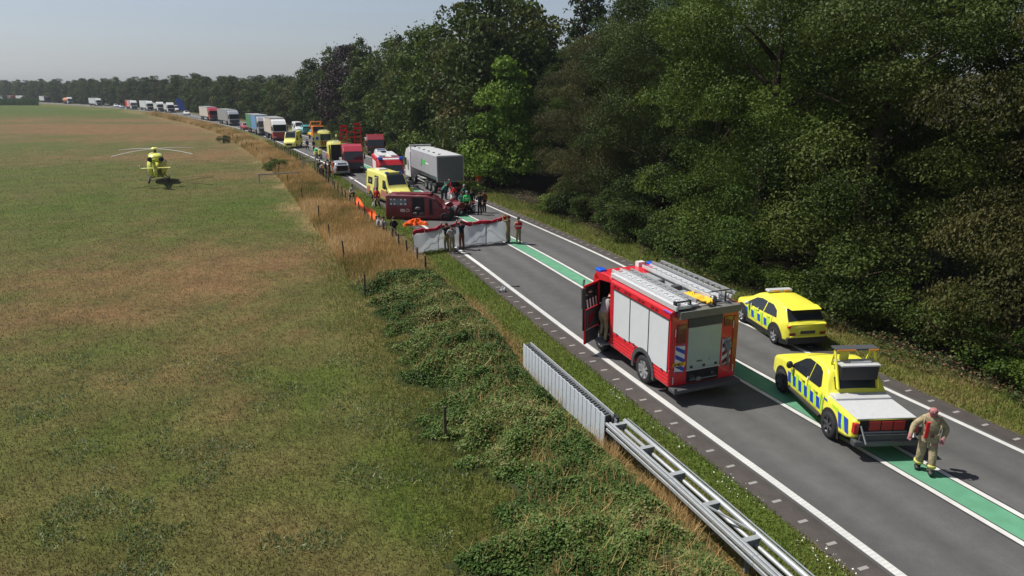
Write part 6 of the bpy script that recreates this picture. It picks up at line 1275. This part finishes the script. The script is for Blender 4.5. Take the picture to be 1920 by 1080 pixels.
def rails(lb, a, b, zs, name='wooden_gate', th=.09, posts=2):
    t = empty(name, lb, 'gate'); a = Vector((*a, 0)); b = Vector((*b, 0))
    for z in zs: g = MB(); g.bar(a + Vector((0, 0, z)), b + Vector((0, 0, z)), .05, th); g.build('rail', M['woodl'], t)
    for k in range(posts): p = a.lerp(b, k / (posts - 1)); g = MB(); g.bar(p, p + Vector((0, 0, max(zs) + .12)), .10); g.build('post', M['woodl'], t)
rails('pale wooden rail fence running from the meadow fence to the road', (-24.29, 80.68), (-22.98, 82.27), (1.25,), posts=2, th=.12)
rails('low pale rail beyond the gate on the green verge', (-27.42, 91.19), (-26.48, 93.90), (.35, .8), posts=2)
rails('pale horizontal rail lying in the tall straw by the meadow', (-26.28, 71.87), (-22.86, 74.00), (.85,), posts=2, th=.14)
# orange sheet over the fence, orange blanket, bags
t = empty('orange_tarpaulin', 'orange sheet with white strip draped along the fence by the red jacket', 'tarpaulin')
V = []; F = []; pa, pb = np.array((-13.16, 56.94)), np.array((-10.36, 51.18))
for i in range(17):
    for j in range(6):
        u = i / 16; p = pa + (pb - pa) * u; V.append((p[0] + .12 * math.sin(7 * u + j) + .08 * j, p[1] - .16 * j, .95 - .35 * u - .13 * j + .06 * math.sin(9 * u + j * 2)))
F = [(i * 6 + j, i * 6 + j + 1, i * 6 + j + 7, i * 6 + j + 6) for i in range(16) for j in range(5)]; raw('sheet', V, F, M['orc'], t, True)
g = MB(); g.tube([tuple(np.r_[pa + (pb - pa) * u + np.array([-.05, -.75]), .10 + .04 * math.sin(6 * u)]) for u in np.linspace(.25, .9, 8)], .09, 7); g.build('white_strip', M['wtext'], t)
def crumple(name, lb, cat, q, sx, sy, sz, m, seed, az=0):
    r = np.random.RandomState(seed); n = 26; V = []; F = []
    for j in range(n):
        for i in range(n):
            x, y = i / (n - 1) * 2 - 1, j / (n - 1) * 2 - 1; rr_ = math.hypot(x, y); a = math.atan2(y, x); k = 1 + .18 * math.sin(3 * a + seed) + .1 * math.sin(7 * a)
            zz = max(0, 1 - (rr_ / k) ** 2) ** .6 * (.55 + .9 * float(vnoise(np.array([x * 3 + 9]), np.array([y * 3 + 9]), .55, seed)[0]))
            V.append((x * sx * k * .9, y * sy * k * .9, zz * sz + .005))
    F = [(j * n + i, j * n + i + 1, (j + 1) * n + i + 1, (j + 1) * n + i) for j in range(n - 1) for i in range(n - 1)]
    o = raw(name, V, F, m, None, False); place(o, q, az, 0); return tag(o, lb, cat)
crumple('orange_blanket', 'crumpled bright orange blanket on the grass in front of the wrecked van', 'blanket', (-7.02, 49.29), .80, .62, .36, M['orc'], 3, 80)
crumple('white_bag', 'small white and dark bag left on the shoulder beside the edge line', 'bag', (-0.47, 32.20), .20, .15, .22, M['white'], 5, 30)
g = MB(); g.box(-.2, .2, -.03, .03, 0, .03); g.box(.1, .25, .0, .05, 0, .05); o = g.build('dark_scrap', M['blk'], None, .01); place(o, (0.13, 33.04), 100, .02); tag(o, 'small dark scrap lying on the left lane beyond the white bag', 'debris')
crumple('white_bag', 'white bag carried low beside the red jacketed paramedic', 'bag', (-11.53, 57.47), .22, .18, .35, M['white'], 7, 30)
crumple('pale_stone', 'pale stone heap in the straw left of the fence', 'stone', (-11.99, 47.54), .5, .35, .3, M['greyc'], 9, 10)
crumple('pale_stone', 'smaller pale stone in the straw nearer the fence', 'stone', (-11.42, 48.70), .35, .25, .25, M['woodl'], 12, 10)
crumple('straw_heap', 'yellowish heap beside the fence left of the crouching people', 'heap', (-11.22, 49.91), .5, .4, .4, M['hose'], 14, 10)
crumple('white_cloth', 'white cloth bundle held between the rescuers behind the wreck', 'cloth', (-5.50, 61.51), .5, .35, .75, M['wtext'], 15, 10)
# blue banner far off
t = empty('blue_banner', 'tall slanted dark blue roadside banner standing right of the far lorries', 'banner'); place(t, (-123.82, 266.03), 90, 0)
g = MB(); g.prism([(-.9, 1.2), (-1.6, 5.4), (-.3, 5.6), (1.0, 4.2), (1.3, 1.0)], -.06, .06); g.build('panel', M['blue'], t); g = MB(); g.bar((-.7, 0, 0), (-.7, 0, 1.4), .12); g.build('pole', M['mgr'], t)
# radio mast in the distant tree line
t = empty('radio_mast', 'thin dark mast rising above the distant tree line at the left', 'mast'); t.location = (-620, 810, 0); g = MB(); g.bar((0, 0, 0), (0, 0, 26), 1.6); g.build('shaft', M['dgr'], t); g = MB(); g.bar((0, 0, 26), (0, 0, 33), .6); g.build('antenna', M['dgr'], t)

# ------------------------------------------------------------------ air
g = MB(); g.box(-1500, 600, -120, 1400, -1, 42); hz = g.build('haze', bpy.data.materials.new('haze_air')); tag(hz, kind='stuff')
hm = hz.data.materials[0]; hm.use_nodes = True; t = hm.node_tree; t.nodes.remove(t.nodes['Principled BSDF']); v = t.nodes.new('ShaderNodeVolumePrincipled'); v.inputs['Color'].default_value = (.80, .88, 1, 1); v.inputs['Density'].default_value = .00016; v.inputs['Anisotropy'].default_value = .3
t.links.new(v.outputs[0], t.nodes['Material Output'].inputs['Volume'])
